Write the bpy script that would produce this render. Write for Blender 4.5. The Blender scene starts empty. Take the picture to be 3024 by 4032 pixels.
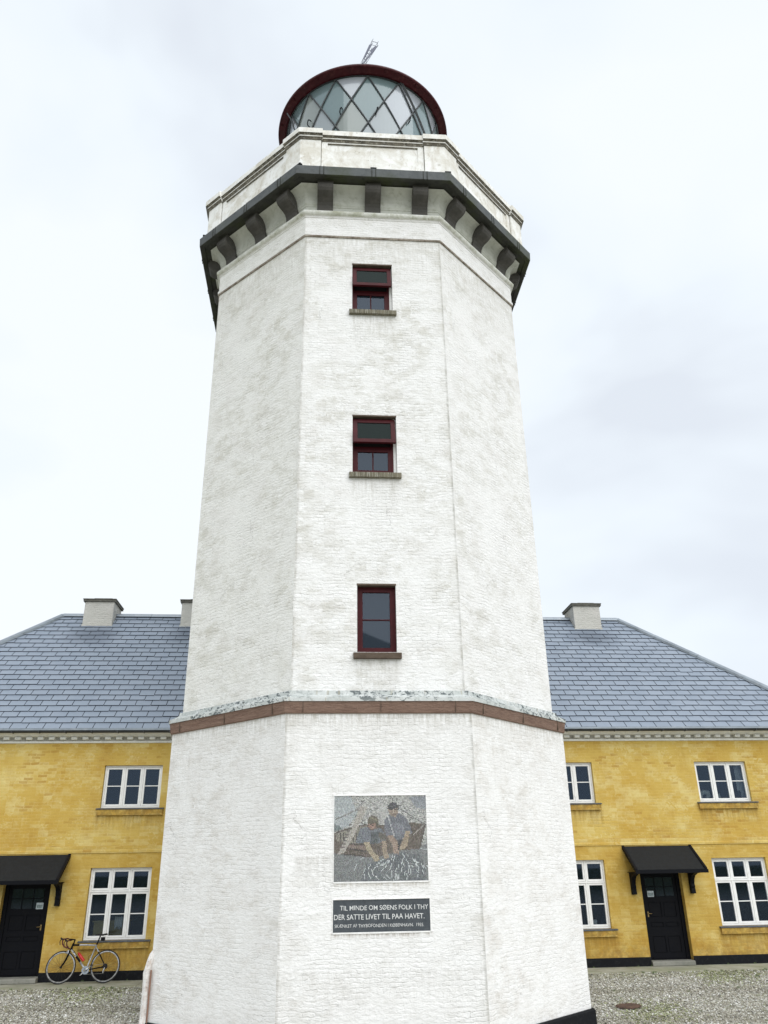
import bpy, bmesh, math, random
import numpy as np
from mathutils import Vector, Matrix
random.seed(7); rad = math.radians
S = 1.5                       # every number below is in units of 1.5 m
scene = bpy.context.scene; COL = scene.collection

# ------------------------------------------------------------------ camera
PITCH, ROLL = 0.4221472664896722, 0.016757869642444363
cam_d = bpy.data.cameras.new('camera'); cam = bpy.data.objects.new('camera', cam_d); COL.objects.link(cam)
cam_d.sensor_fit = 'VERTICAL'; cam_d.sensor_height = 32.0; cam_d.lens = 3124.867/4032*32.0
cam_d.clip_start = 0.1; cam_d.clip_end = 6000
cp, sp, cr, sr = math.cos(PITCH), math.sin(PITCH), math.cos(ROLL), math.sin(ROLL)
X0, U0, F0 = Vector((1,0,0)), Vector((0,-sp,cp)), Vector((0,cp,sp))
Rv = X0*cr - U0*sr; Uv = X0*sr + U0*cr
cam.matrix_world = Matrix(((Rv.x,Uv.x,-F0.x,0),(Rv.y,Uv.y,-F0.y,0),(Rv.z,Uv.z,-F0.z,1.6*S),(0,0,0,1)))
scene.camera = cam

# ------------------------------------------------------------------ world, sun, exposure
SUN_DIR = Vector((0.42, -0.80, 0.95)).normalized()       # towards the sun
world = bpy.data.worlds.new('World'); scene.world = world; world.use_nodes = True
wt = world.node_tree; wt.nodes.clear(); wl = wt.links
def wn(t, **k):
    n = wt.nodes.new(t)
    for a, b in k.items(): setattr(n, a, b)
    return n
sky = wn('ShaderNodeTexSky', sky_type='NISHITA', sun_disc=False)
sky.sun_elevation = math.asin(SUN_DIR.z); sky.sun_rotation = math.atan2(SUN_DIR.x, SUN_DIR.y)
tc = wn('ShaderNodeTexCoord'); mp = wn('ShaderNodeMapping'); mp.inputs['Scale'].default_value = (1.0, 1.0, 1.7); mp.inputs['Location'].default_value = (3.1, 0.4, 1.3)
wl.new(tc.outputs['Generated'], mp.inputs['Vector'])
n1 = wn('ShaderNodeTexNoise'); n1.inputs['Scale'].default_value = 1.9; n1.inputs['Detail'].default_value = 4; n1.inputs['Roughness'].default_value = .5; n1.inputs['Distortion'].default_value = .3
wl.new(mp.outputs[0], n1.inputs['Vector'])
cr1 = wn('ShaderNodeValToRGB'); wl.new(n1.outputs['Fac'], cr1.inputs[0])
e = cr1.color_ramp.elements
e[0].position = .37; e[0].color = (.665, .71, .77, 1)
e[1].position = .60; e[1].color = (.81, .85, .875, 1)
m_ = e.new(.49); m_.color = (.76, .815, .865, 1)
vm = wn('ShaderNodeVectorMath', operation='SCALE'); vm.inputs['Scale'].default_value = 7.9
wl.new(cr1.outputs[0], vm.inputs[0])
mx = wn('ShaderNodeMix', data_type='RGBA'); mx.inputs['Factor'].default_value = .93
wl.new(sky.outputs[0], mx.inputs[6]); wl.new(vm.outputs[0], mx.inputs[7])
bg = wn('ShaderNodeBackground'); bg.inputs['Strength'].default_value = .1
out = wn('ShaderNodeOutputWorld'); wl.new(mx.outputs[2], bg.inputs[0]); wl.new(bg.outputs[0], out.inputs[0])
sun_d = bpy.data.lights.new('sun', 'SUN'); sun_d.energy = 1.5; sun_d.angle = rad(70); sun_d.color = (1, .985, .96)
sun = bpy.data.objects.new('sun', sun_d); COL.objects.link(sun)
sun.rotation_euler = SUN_DIR.to_track_quat('Z', 'Y').to_euler(); sun.location = SUN_DIR*60
vs = scene.view_settings; vs.view_transform = 'Standard'; vs.look = 'None'; vs.gamma = 1; vs.exposure = 0.64
scene.render.resolution_x = 768; scene.render.resolution_y = 1024

# ------------------------------------------------------------------ material kit
def srgb(r, g, b): return tuple((c/12.92 if c <= .04045 else ((c+.055)/1.055)**2.4) for c in (r, g, b)) + (1,)
class NT:
    def __init__(s, name):
        s.m = bpy.data.materials.new(name); s.m.use_nodes = True; s.t = s.m.node_tree
        s.b = s.t.nodes['Principled BSDF']; s.o = s.t.nodes['Material Output']
    def n(s, typ, ins=None, **k):
        nd = s.t.nodes.new(typ)
        for a, b in k.items(): setattr(nd, a, b)
        for a, b in (ins or {}).items(): s.set(nd, a, b)
        return nd
    def set(s, nd, a, b):
        if isinstance(b, bpy.types.NodeSocket): s.t.links.new(b, nd.inputs[a])
        else: nd.inputs[a].default_value = b
    def math(s, op, a, b=0.0, c=None, clamp=False):
        nd = s.n('ShaderNodeMath', operation=op, use_clamp=clamp); s.set(nd, 0, a); s.set(nd, 1, b)
        if c is not None: s.set(nd, 2, c)
        return nd.outputs[0]
    def uv(s): return s.n('ShaderNodeUVMap').outputs[0]
    def obj(s): return s.n('ShaderNodeTexCoord').outputs['Object']
    def map(s, v, sc=(1,1,1), loc=(0,0,0)): return s.n('ShaderNodeMapping', {'Vector': v, 'Scale': sc, 'Location': loc}).outputs[0]
    def noise(s, v, sc, det=4, ro=.55, dist=0.0): return s.n('ShaderNodeTexNoise', {'Vector': v, 'Scale': sc, 'Detail': det, 'Roughness': ro, 'Distortion': dist})
    def ramp(s, f, a, b, lo=0.0, hi=1.0):
        nd = s.n('ShaderNodeMapRange', {'Value': f, 'From Min': a, 'From Max': b, 'To Min': lo, 'To Max': hi}); nd.clamp = True; return nd.outputs[0]
    def mix(s, f, a, b, mode='MIX'):
        nd = s.n('ShaderNodeMix', data_type='RGBA', blend_type=mode); s.set(nd, 0, f); s.set(nd, 6, a); s.set(nd, 7, b); return nd.outputs[2]
    def sep(s, v): return s.n('ShaderNodeSeparateXYZ', {'Vector': v}).outputs
    def bump(s, h, st=.5, d=.02, nrm=None):
        nd = s.n('ShaderNodeBump', {'Height': h, 'Strength': st, 'Distance': d})
        if nrm is not None: s.set(nd, 'Normal', nrm)
        return nd.outputs[0]
    def pr(s, **k):
        for a, b in k.items(): s.set(s.b, a.replace('_', ' '), b)
        return s.m

def plain(name, col, rough=.5, metal=0.0, nz=.12, sc=6, bump=.1, spec=.5, dirt=None, streak=False):
    m = NT(name); v = m.obj()
    f = m.noise(v, sc, 6, .6).outputs[0]
    c2 = tuple(x*(1-nz*2.2) for x in col[:3]) + (1,)
    c = m.mix(m.ramp(f, .35, .65), c2, col)
    if dirt:
        g = m.noise(m.map(v, (1,1,.25) if streak else (1,1,1)), sc*2.3, 8, .7).outputs[0]
        c = m.mix(m.ramp(g, .52, .68, 0, .75), c, dirt)
    return m.pr(Base_Color=c, Roughness=m.ramp(f, .3, .7, max(0, rough-.1), min(1, rough+.1)), Metallic=metal, Specular_IOR_Level=spec,
                Normal=m.bump(f, bump, .01))

def brick_height(m, uv, w, h, mort, wob):
    w1 = m.noise(uv, 2.2, 3, .5).outputs['Color']; w2 = m.noise(uv, 14, 2, .5).outputs['Color']
    d = m.n('ShaderNodeVectorMath', {0: w1, 1: (.5,.5,.5)}, operation='SUBTRACT').outputs[0]
    d2 = m.n('ShaderNodeVectorMath', {0: w2, 1: (.5,.5,.5)}, operation='SUBTRACT').outputs[0]
    a = m.n('ShaderNodeVectorMath', {0: d, 'Scale': .06*wob}, operation='SCALE').outputs[0]
    b = m.n('ShaderNodeVectorMath', {0: d2, 'Scale': .035*wob}, operation='SCALE').outputs[0]
    v = m.n('ShaderNodeVectorMath', {0: uv, 1: a}, operation='ADD').outputs[0]
    v = m.n('ShaderNodeVectorMath', {0: v, 1: b}, operation='ADD').outputs[0]
    br = m.n('ShaderNodeTexBrick', {'Vector': v, 'Scale': 1.0, 'Mortar Size': mort, 'Mortar Smooth': 1.0, 'Brick Width': w, 'Row Height': h,
             'Color1': (1,1,1,1), 'Color2': (.0,.0,.0,1), 'Mortar': (.5,.5,.5,1)})
    return br, v

def blocky(m, dv, sc=1.7, off=(3,8,0)):
    sn = m.n('ShaderNodeVectorMath', {0: dv, 1: (.235,.078,1)}, operation='SNAP').outputs[0]
    a = m.noise(m.map(sn, (1,1.5,1), off), sc, 4, .65).outputs[0]
    w = m.n('ShaderNodeTexWhiteNoise', {'Vector': sn}, noise_dimensions='3D').outputs['Value']
    return m.math('ADD', m.math('MULTIPLY', m.math('SUBTRACT', w, .5), .16), a)
def whitewash(name, dirt=.5, hw=None, stains=(), base=(.87,.868,.86), patch=(.60,.585,.53), rough_b=1.0):
    m = NT(name); uv = m.uv()
    br, dv = brick_height(m, uv, .235, .078, .015, 1.7)
    mort = br.outputs['Fac']; tint = m.sep(br.outputs['Color'])[0]
    big = m.noise(uv, .55, 7, .62, .4).outputs[0]
    mid0 = m.noise(m.map(uv, (1,1.6,1), (7,3,0)), 2.1, 8, .68, .12).outputs[0]
    q = blocky(m, dv)
    mid = m.math('ADD', m.math('MULTIPLY', mid0, .62), m.math('MULTIPLY', q, .38))
    fine = m.noise(m.map(uv, (1,2.6,1)), 9, 8, .7, .4).outputs[0]
    c = base + (1,)
    p = m.math('MULTIPLY', m.ramp(mid, .45, .60), m.ramp(big, .36, .58))
    c = m.mix(m.math('MULTIPLY', p, min(1, dirt*1.35)), c, patch + (1,))
    c = m.mix(m.ramp(m.noise(uv, 1.3, 5, .6).outputs[0], .5, .72, 0, .30*dirt+.05), c, (.70,.66,.64,1))
    # single bricks a shade off
    bt = m.math('MULTIPLY', m.ramp(tint, .70, .95), m.ramp(mid, .47, .6, 0, .42*dirt))
    c = m.mix(bt, c, (.50,.485,.44,1))
    # hairline dark strokes lying in the courses
    st = m.noise(m.map(dv, (1.6, 11, 1)), 3.4, 6, .75).outputs[0]
    k = m.math('MULTIPLY', m.ramp(st, .55, .66), m.ramp(m.noise(uv, 1.1, 4, .6, .0).outputs[0], .42, .60))
    c = m.mix(m.math('MULTIPLY', k, .55), c, (.27,.265,.25,1))
    # chipped mortar shadows, grime caught there
    c = m.mix(m.math('MULTIPLY', m.math('MULTIPLY', mort, m.ramp(fine, .5, .68)), .42*(.5+dirt)), c, (.38,.37,.34,1))
    # thin random cracks
    vv = m.n('ShaderNodeVectorMath', {0: uv, 1: m.n('ShaderNodeVectorMath', {0: m.noise(uv, 2.5, 6, .7).outputs['Color'], 'Scale': .5}, operation='SCALE').outputs[0]}, operation='ADD').outputs[0]
    vo = m.n('ShaderNodeTexVoronoi', {'Vector': vv, 'Scale': .55}, feature='DISTANCE_TO_EDGE').outputs['Distance']
    ck = m.math('MULTIPLY', m.ramp(vo, .002, .005, 1, 0), m.ramp(m.noise(uv, .8, 2, .5, 0).outputs[0], .58, .63))
    c = m.mix(m.math('MULTIPLY', ck, .42), c, (.30,.29,.27,1))
    su = m.sep(uv)
    if hw:                                            # joint down each arris
        au = m.math('ABSOLUTE', su[0]); edge = m.math('SUBTRACT', hw, au)
        wob = m.math('MULTIPLY', m.math('SUBTRACT', m.noise(m.map(uv, (.3,1,1)), 5, 6, .7).outputs[0], .5), .10)
        ed = m.math('ADD', edge, wob)
        line = m.math('MULTIPLY', m.ramp(ed, .022, .06, 1, 0), m.ramp(m.noise(m.map(uv, (.2,1,1), (3,0,0)), 1.5, 9, .75).outputs[0], .40, .62, .12, .8))
        c = m.mix(m.math('MULTIPLY', line, .8), c, (.30,.29,.25,1))
        halo = m.math('MULTIPLY', m.ramp(ed, .0, .28, 1, 0), m.ramp(m.noise(m.map(uv, (.6,1,1), (5,1,0)), 1.6, 6, .6).outputs[0], .5, .68))
        c = m.mix(m.math('MULTIPLY', halo, .55), c, (.50,.48,.42,1))
    for (x0, x1, zt, zb, stg, colr) in stains:        # water stains hanging below sills and plates
        ix = m.math('MULTIPLY', m.ramp(su[0], x0-.06, x0+.04), m.ramp(su[0], x1-.04, x1+.06, 1, 0))
        iz = m.math('MULTIPLY', m.ramp(su[1], zb, zt), m.ramp(su[1], zt-.01, zt+.01, 1, 0))
        nn = m.noise(m.map(uv, (5,.6,1)), 3, 8, .75).outputs[0]
        c = m.mix(m.math('MULTIPLY', m.math('MULTIPLY', ix, iz), m.ramp(nn, .4, .62, 0, stg)), c, colr + (1,))
    vis = m.ramp(m.noise(m.map(uv, (1,1,1), (11,5,0)), 1.3, 5, .6).outputs[0], .40, .68, -.04, -.62)
    h = m.math('MULTIPLY', mort, vis)
    h = m.math('ADD', h, m.math('MULTIPLY', tint, .10))
    h = m.math('ADD', h, m.math('MULTIPLY', m.noise(m.map(dv, (1,2.2,1)), 8, 7, .7, .5).outputs[0], 2.3))
    h = m.math('ADD', h, m.math('MULTIPLY', big, 1.2))
    return m.pr(Base_Color=c, Roughness=.9, Specular_IOR_Level=.2, Normal=m.bump(h, .75*rough_b, .018))

def limewash_yellow(name):
    m = NT(name); uv = m.uv()
    br, dv = brick_height(m, uv, .235, .078, .012, .9)
    mort = br.outputs['Fac']; tint = m.sep(br.outputs['Color'])[0]
    big = m.noise(uv, .42, 6, .6, .1).outputs[0]
    q = blocky(m, dv, 1.2, (9,4,0))
    mid = m.math('ADD', m.math('MULTIPLY', m.noise(m.map(uv, (1,1.3,1), (4,9,0)), 1.5, 8, .66, .1).outputs[0], .5), m.math('MULTIPLY', q, .5))
    c = m.mix(m.ramp(big, .36, .64), srgb(.745,.61,.285), srgb(.80,.695,.385))
    c = m.mix(m.ramp(mid, .48, .62, 0, .7), c, srgb(.85,.79,.55))
    c = m.mix(m.ramp(m.noise(uv, 1.1, 6, .6, .3).outputs[0], .52, .68, 0, .55), c, srgb(.70,.56,.26))
    bt = m.math('MULTIPLY', m.ramp(tint, .62, .95), m.ramp(m.noise(uv, .9, 4, .6).outputs[0], .45, .6, .05, .62))
    c = m.mix(bt, c, srgb(.65,.49,.22))
    c = m.mix(m.math('MULTIPLY', mort, m.ramp(mid, .40, .62, .05, .42)), c, srgb(.86,.78,.54))
    fine = m.noise(uv, 16, 6, .7).outputs[0]
    c = m.mix(m.ramp(fine, .55, .75, 0, .25), c, srgb(.60,.45,.2))
    z = m.sep(uv)[1]
    gf = m.math('MULTIPLY', m.ramp(z, 2.86, 2.88, 1, 0), m.ramp(big, .35, .55, .75, .35))
    c = m.mix(gf, c, m.mix(m.ramp(mid, .42, .6), srgb(.70,.56,.245), srgb(.775,.66,.35)))
    low = m.math('MULTIPLY', m.ramp(z, .15, 1.1, 1, 0), m.ramp(m.noise(uv, 3, 6, .65).outputs[0], .42, .62))
    c = m.mix(m.math('MULTIPLY', low, .5), c, srgb(.62,.44,.17))
    su = m.sep(uv)[0]
    for (x0, x1, zt) in [(a, b, 2.525) for a, b in ((-5.2,-4.0),(2.75,3.96),(5.8,6.98))]+[(a, b, .455) for a, b in ((-5.22,-4.02),(2.75,3.98),(5.8,7.0))]:
        ix = m.math('MULTIPLY', m.ramp(su, x0*S-.04, x0*S+.04), m.ramp(su, x1*S-.04, x1*S+.04, 1, 0))
        iz = m.math('MULTIPLY', m.ramp(z, (zt-.32)*S, zt*S), m.ramp(z, zt*S-.005, zt*S+.005, 1, 0))
        c = m.mix(m.math('MULTIPLY', m.math('MULTIPLY', ix, iz), m.ramp(m.noise(m.map(uv, (5,.5,1)), 3, 7, .7).outputs[0], .38, .6, .1, .7)), c, srgb(.55,.42,.20))
    spl = m.math('MULTIPLY', m.ramp(z, .18, .62, 1, 0), m.ramp(m.noise(uv, 7, 7, .7).outputs[0], .42, .58))
    c = m.mix(m.math('MULTIPLY', spl, .6), c, srgb(.50,.41,.24))
    h = m.math('ADD', m.math('MULTIPLY', mort, m.ramp(m.noise(uv, .8, 4, .6).outputs[0], .42, .66, -.05, -.6)), m.math('MULTIPLY', m.noise(dv, 9, 6, .65).outputs[0], 1.0))
    return m.pr(Base_Color=c, Roughness=.88, Specular_IOR_Level=.2, Normal=m.bump(h, .7, .012))

M = {}
P = math.pi
K = math.cos(rad(22.5)); T22 = math.tan(rad(22.5))
AP_E, AP_A, AP_H = 2.8955, 2.8955, 3.0150
SILLS = [(-.29,.27,4.363,5.350), (-.358,.335,7.178,8.185), (-.366,.325,10.272,11.262)]
M['white_up'] = whitewash('whitewash_shaft', .55, AP_E*T22*S, [(x0*S, x1*S, (z0-.11)*S, (z0-.75)*S, .5, (.42,.40,.34)) for x0, x1, z0, z1 in SILLS]+[(-3,3,11.84*S,10.6*S,.45,(.50,.48,.42)),(-3,3,4.25*S,3.85*S,.0,(.5,.5,.45))])
M['white_up_left'] = whitewash('whitewash_weathered', .6, None, [(-3,3,11.84*S,10.4*S,.45,(.48,.46,.40))], base=(.86,.855,.825), patch=(.62,.605,.54))
M['white_up_side'] = whitewash('whitewash_side', .5, None, [(-3,3,11.84*S,10.4*S,.4,(.50,.48,.42))], base=(.87,.865,.855))
M['white_low'] = whitewash('whitewash_base', .42, AP_H*T22*S, [(-.6*S,.6*S,.895*S,.83*S,1.0,(.26,.20,.14)), (-.6*S,.6*S,1.45*S,1.36*S,.8,(.42,.38,.30)), (-1.1*S,-.62*S,1.75*S,1.45*S,.6,(.5,.48,.44)),
                                              (-2*S,2*S,3.49*S,3.28*S,.85,(.44,.42,.36)), (-2*S,2*S,3.4*S,2.2*S,.22,(.5,.48,.44)), (-2*S,2*S,.5*S,-.2*S,.3,(.52,.5,.46))], base=(.882,.878,.87), patch=(.66,.645,.61), rough_b=1.0)
M['white_low_side'] = whitewash('whitewash_base_side', .55, None, [(-3,3,3.49*S,3.28*S,.7,(.44,.42,.36)), (-3,3,3.4*S,1.8*S,.25,(.5,.48,.44))], base=(.89,.885,.875), patch=(.68,.65,.605), rough_b=.8)
M['yellow'] = limewash_yellow('limewash_yellow')
M['chimney'] = whitewash('grey_render', .9, None, base=(.56,.55,.51), patch=(.38,.37,.33), rough_b=1.2)
M['cap_stone'] = plain('chimney_cap_stone', (.13,.125,.105,1), .9, nz=.2, dirt=(.3,.3,.27,1))
M['parapet'] = None

def parapet_mat():
    m = NT('parapet_render'); v = m.obj()
    a = m.noise(v, 1.6, 8, .66, .6).outputs[0]; b = m.noise(m.map(v, (1,1,.35), (4,2,8)), 4.2, 8, .7, .4).outputs[0]
    c = m.mix(m.ramp(a, .42, .62), (.88,.88,.86,1), (.68,.655,.59,1))
    c = m.mix(m.ramp(b, .52, .68, 0, .7), c, (.54,.49,.41,1))
    c = m.mix(m.ramp(m.noise(v, 7, 8, .75).outputs[0], .58, .68, 0, .6), c, (.33,.30,.24,1))
    c = m.mix(m.ramp(m.noise(v, 2.4, 6, .6).outputs[0], .53, .62, 0, .85), c, (.90,.90,.89,1))
    return m.pr(Base_Color=c, Roughness=.9, Specular_IOR_Level=.2, Normal=m.bump(m.noise(v, 12, 8, .7).outputs[0], .5, .012))
M['parapet'] = parapet_mat()
M['grime'] = plain('grimy_render', (.20,.18,.14,1), .9, nz=.3, sc=5, dirt=(.5,.48,.42,1))
def moss_mould():
    m = NT('moulding_whitewash'); v = m.obj()
    a = m.noise(v, 3.0, 8, .65, .4).outputs[0]
    nz = m.sep(m.n('ShaderNodeNewGeometry').outputs['Normal'])[2]
    c = m.mix(m.ramp(a, .4, .66), (.76,.765,.73,1), (.56,.565,.50,1))
    und = m.math('MULTIPLY', m.ramp(m.noise(v, 1.7, 6, .6).outputs[0], .42, .6), m.ramp(m.noise(v, 8, 7, .7).outputs[0], .40, .6))
    c = m.mix(m.math('MULTIPLY', und, .55), c, (.24,.25,.13,1))
    c = m.mix(m.ramp(m.noise(v, 11, 6, .7).outputs[0], .6, .7, 0, .6), c, (.32,.24,.16,1))
    return m.pr(Base_Color=c, Roughness=.88, Specular_IOR_Level=.2, Normal=m.bump(a, .4, .01))
M['mould'] = moss_mould()
def stone(name, c1, c2, c3, vscale=(1,1,1), sc=3, b=.5, rough=.85, green=None):
    m = NT(name); v = m.map(m.obj(), vscale)
    a = m.noise(v, sc, 8, .65, .5).outputs[0]
    c = m.mix(m.ramp(a, .35, .65), c1, c2)
    c = m.mix(m.ramp(m.noise(v, sc*3, 8, .75, .3).outputs[0], .52, .7, 0, .8), c, c3)
    if green: c = m.mix(m.math('MULTIPLY', m.ramp(m.noise(m.obj(), 1.1, 6, .6).outputs[0], .48, .64), .7), c, green)
    h = m.noise(v, sc*2.5, 8, .7, .6).outputs[0]
    return m.pr(Base_Color=c, Roughness=rough, Specular_IOR_Level=.3, Normal=m.bump(h, b, .03))
M['cove'] = stone('cove_whitewash_shaded', (.46,.47,.42,1), (.57,.58,.53,1), (.32,.33,.26,1), sc=2, b=.2)  # greenish whitewash, its colour lowered to carry the shade under the slab
M['string'] = stone('string_brick_lip', (.15,.115,.085,1), (.42,.38,.33,1), (.09,.07,.05,1), sc=6)
M['belt'] = stone('sandstone_rough', (.20,.125,.095,1), (.29,.195,.15,1), (.085,.055,.043,1), (1,1,7), 2.4, 1.2)
M['granite'] = stone('granite_slab', (.095,.103,.108,1), (.135,.145,.15,1), (.065,.07,.072,1), (1,1,1), 2.2, .25, green=(.075,.085,.06,1))
M['soffit'] = stone('soffit_algae_shade', (.035,.036,.032,1), (.055,.057,.048,1), (.022,.024,.018,1), sc=2, b=.2, green=(.045,.055,.018,1))  # slab underside: algae green with the overhang's shade painted into the colour
M['bracket'] = stone('granite_bracket', (.065,.062,.056,1), (.095,.09,.082,1), (.045,.042,.037,1), (1,1,1), 3, .4)
M['sill'] = stone('sill_stone', (.10,.09,.06,1), (.22,.20,.145,1), (.52,.52,.47,1), (3,3,.35), 3.2, .8)
M['sill_dark'] = stone('sill_stone_brown', (.085,.062,.045,1), (.13,.10,.075,1), (.06,.045,.035,1), (1,1,4), 4, .4)
def patina():
    m = NT('lead_flashing_patina'); uv = m.uv(); v = m.obj()
    a = m.noise(v, 2.5, 7, .6).outputs[0]
    c = m.mix(m.ramp(a, .38, .62), (.60,.62,.61,1), (.46,.49,.475,1))
    c = m.mix(m.ramp(m.noise(v, 7, 6, .7).outputs[0], .56, .7, 0, .7), c, (.72,.74,.73,1))
    g = m.math('MULTIPLY', m.ramp(m.noise(m.map(v, (1,1,1.6)), 9, 8, .65, .8).outputs[0], .53, .555), m.ramp(m.noise(v, .62, 3, .5, 0).outputs[0], .40, .52))
    c = m.mix(g, c, (.12,.14,.145,1))
    c = m.mix(m.ramp(m.noise(m.map(v, (1,1,.1)), 9, 5, .6).outputs[0], .62, .70, 0, .6), c, (.33,.28,.17,1))
    return m.pr(Base_Color=c, Roughness=.7, Normal=m.bump(a, .2, .01))
M['patina'] = patina()
def red_paint():
    m = NT('dark_red_paint'); v = m.obj()
    a = m.noise(v, 4, 7, .65).outputs[0]
    c = m.mix(m.ramp(a, .4, .65), (.042,.0035,.006,1), (.066,.006,.009,1))
    c = m.mix(m.ramp(m.noise(m.map(v, (1,1,.4)), 14, 6, .7).outputs[0], .60, .72, 0, .5), c, (.09,.028,.028,1))
    return m.pr(Base_Color=c, Specular_IOR_Level=.18, Roughness=.5, Normal=m.bump(a, .15, .01))
M['red'] = red_paint()
M['roofred'] = plain('dome_red_paint', (.06,.005,.009,1), .55, nz=.15, sc=3, dirt=(.11,.03,.03,1), spec=.25)
M['bars'] = plain('glazing_bar_metal', (.035,.042,.045,1), .6, nz=.2, sc=9, dirt=(.12,.13,.13,1))
M['black'] = plain('black_paint', (.0045,.005,.0075,1), .6, nz=.1, spec=.12)
M['bitumen'] = plain('bitumen_black', (.008,.009,.012,1), .8, nz=.25, sc=5, dirt=(.02,.021,.022,1), spec=.2)
M['felt'] = plain('roofing_felt', (.018,.019,.020,1), .9, nz=.2, sc=12, bump=.4, spec=.25)
M['white_paint'] = plain('white_window_paint', (.86,.86,.84,1), .4, nz=.03, sc=8, dirt=(.76,.76,.73,1))
M['white_trim'] = plain('white_cornice_paint', (.82,.82,.77,1), .8, nz=.06, sc=4, dirt=(.62,.62,.56,1))
M['trim_back'] = plain('shaded_cornice_back', (.42,.41,.36,1), .9, nz=.15, sc=5)  # band behind the dentils painted darker to deepen the shade in the gaps
M['zinc'] = plain('zinc_sheet', (.30,.34,.38,1), .45, .55, nz=.12, sc=2, dirt=(.36,.38,.40,1))
M['gutter'] = plain('dark_gutter', (.055,.06,.065,1), .5, .3, nz=.2, sc=4)
M['slate_sill'] = plain('slate_sill', (.085,.095,.11,1), .6, nz=.2, sc=6, dirt=(.19,.2,.2,1))
M['brass'] = plain('brass', (.30,.21,.09,1), .35, .8)
M['iron'] = plain('rusty_iron', (.11,.065,.045,1), .85, nz=.25, sc=8, bump=.4)
M['rim'] = plain('rim_alloy', (.42,.42,.42,1), .4, .6, nz=.25, sc=14, dirt=(.06,.06,.06,1))
M['steel'] = plain('polished_alloy', (.62,.62,.63,1), .28, .9, nz=.05)
M['tyre'] = plain('black_rubber', (.012,.012,.012,1), .8)
M['frame_silver'] = plain('silver_frame_paint', (.46,.47,.49,1), .35, .25, nz=.1, sc=8, dirt=(.1,.1,.1,1))
M['tape'] = plain('dark_red_bar_tape', (.085,.010,.010,1), .7)
M['bottle'] = plain('red_plastic', (.55,.015,.012,1), .35)
M['lettering'] = plain('white_lettering', (.74,.75,.74,1), .7, nz=.08, sc=30, dirt=(.5,.52,.52,1))
M['plaque'] = stone('plaque_slate', (.058,.068,.078,1), (.085,.095,.105,1), (.05,.05,.055,1), sc=7, b=.2)
M['paper'] = plain('white_paper', (.62,.70,.74,1), .6, nz=.15, sc=20)
M['linen'] = plain('white_linen', (.85,.87,.9,1), .9)
M['ceramic'] = plain('pale_ceramic', (.85,.87,.80,1), .4, nz=.2, sc=20)
M['cover'] = whitewash('cover_whitewash', .8, None, base=(.80,.79,.77), patch=(.48,.36,.29))
M['room'] = plain('room_plaster', (.03,.03,.03,1), .9)
M['ochre'] = plain('ochre_board', (.52,.42,.17,1), .7)
M['antenna'] = plain('galvanised_steel', (.10,.11,.16,1), .5, .2)

def glass_mat(name, tint=(.9,.95,.98), body=(.02,.025,.03), opac=.35, rough=.02, refl=1.0):
    m = NT(name); m.t.nodes.remove(m.b)
    fr = m.n('ShaderNodeFresnel', {'IOR': 1.5}).outputs[0]
    gl = m.n('ShaderNodeBsdfGlossy', {'Color': tint + (1,), 'Roughness': rough}).outputs[0]
    tr = m.n('ShaderNodeBsdfTransparent', {'Color': (.86,.9,.9,1)}).outputs[0]
    if isinstance(body, str): bc = m.n('ShaderNodeAttribute', attribute_name=body).outputs['Color']
    else: bc = body + (1,)
    df = m.n('ShaderNodeBsdfDiffuse', {'Color': bc}).outputs[0]
    b = m.n('ShaderNodeMixShader', {0: opac, 1: tr, 2: df}).outputs[0]
    f2 = m.math('ADD', m.math('MULTIPLY', fr, refl), .0, clamp=True)
    m.set(m.o, 'Surface', m.n('ShaderNodeMixShader', {0: f2, 1: b, 2: gl}).outputs[0])
    return m.m
M['pane'] = glass_mat('window_glass', tint=(.60,.76,1.0), body=(.006,.011,.026), opac=.22)
M['pane_red'] = glass_mat('tower_window_glass', tint=(.7,.82,1.0), body=(.012,.018,.024), opac=.8, refl=.8)
M['pane_dim_reflect'] = glass_mat('dim_reflection_glass', tint=(.5,.6,.6), body=(.010,.014,.013), opac=.9, refl=.30, rough=.15)  # tilted sash glass: dim reflection painted as a dark body with little gloss
M['lantern_pane'] = glass_mat('lantern_glass', body='tint', opac=.62, rough=.12, refl=1.2)

def slate_mat():
    m = NT('roof_slate'); v = m.obj()
    at = m.sep(m.n('ShaderNodeAttribute', attribute_name='tint').outputs['Vector'])[0]
    a = m.noise(v, 1.8, 7, .6).outputs[0]
    c = m.mix(at, (.20,.24,.30,1), (.24,.285,.35,1))
    c = m.mix(m.ramp(a, .42, .68, 0, .5), c, (.29,.33,.39,1))
    c = m.mix(m.ramp(m.noise(m.map(v, (1,1,.5)), 13, 7, .7).outputs[0], .55, .75, 0, .5), c, (.22,.245,.285,1))
    nz = m.noise(v, 2.2, 5, .6).outputs['Color']
    wv = m.n('ShaderNodeVectorMath', {0: v, 1: m.n('ShaderNodeVectorMath', {0: nz, 'Scale': .5}, operation='SCALE').outputs[0]}, operation='ADD').outputs[0]
    for cx in (-6.285, -4.115, 4.985):  # slates darkened below each chimney: damp and contact shade painted together
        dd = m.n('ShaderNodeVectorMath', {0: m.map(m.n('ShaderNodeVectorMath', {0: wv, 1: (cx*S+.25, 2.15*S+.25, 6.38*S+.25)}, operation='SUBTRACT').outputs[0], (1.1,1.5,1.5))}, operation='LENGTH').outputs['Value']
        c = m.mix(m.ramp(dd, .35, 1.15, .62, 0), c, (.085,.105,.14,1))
    return m.pr(Base_Color=c, Roughness=m.ramp(a, .3, .7, .42, .6), Specular_IOR_Level=.55, Normal=m.bump(m.noise(v, 9, 6, .65).outputs[0], .35, .01))
M['slate'] = slate_mat()
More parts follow.
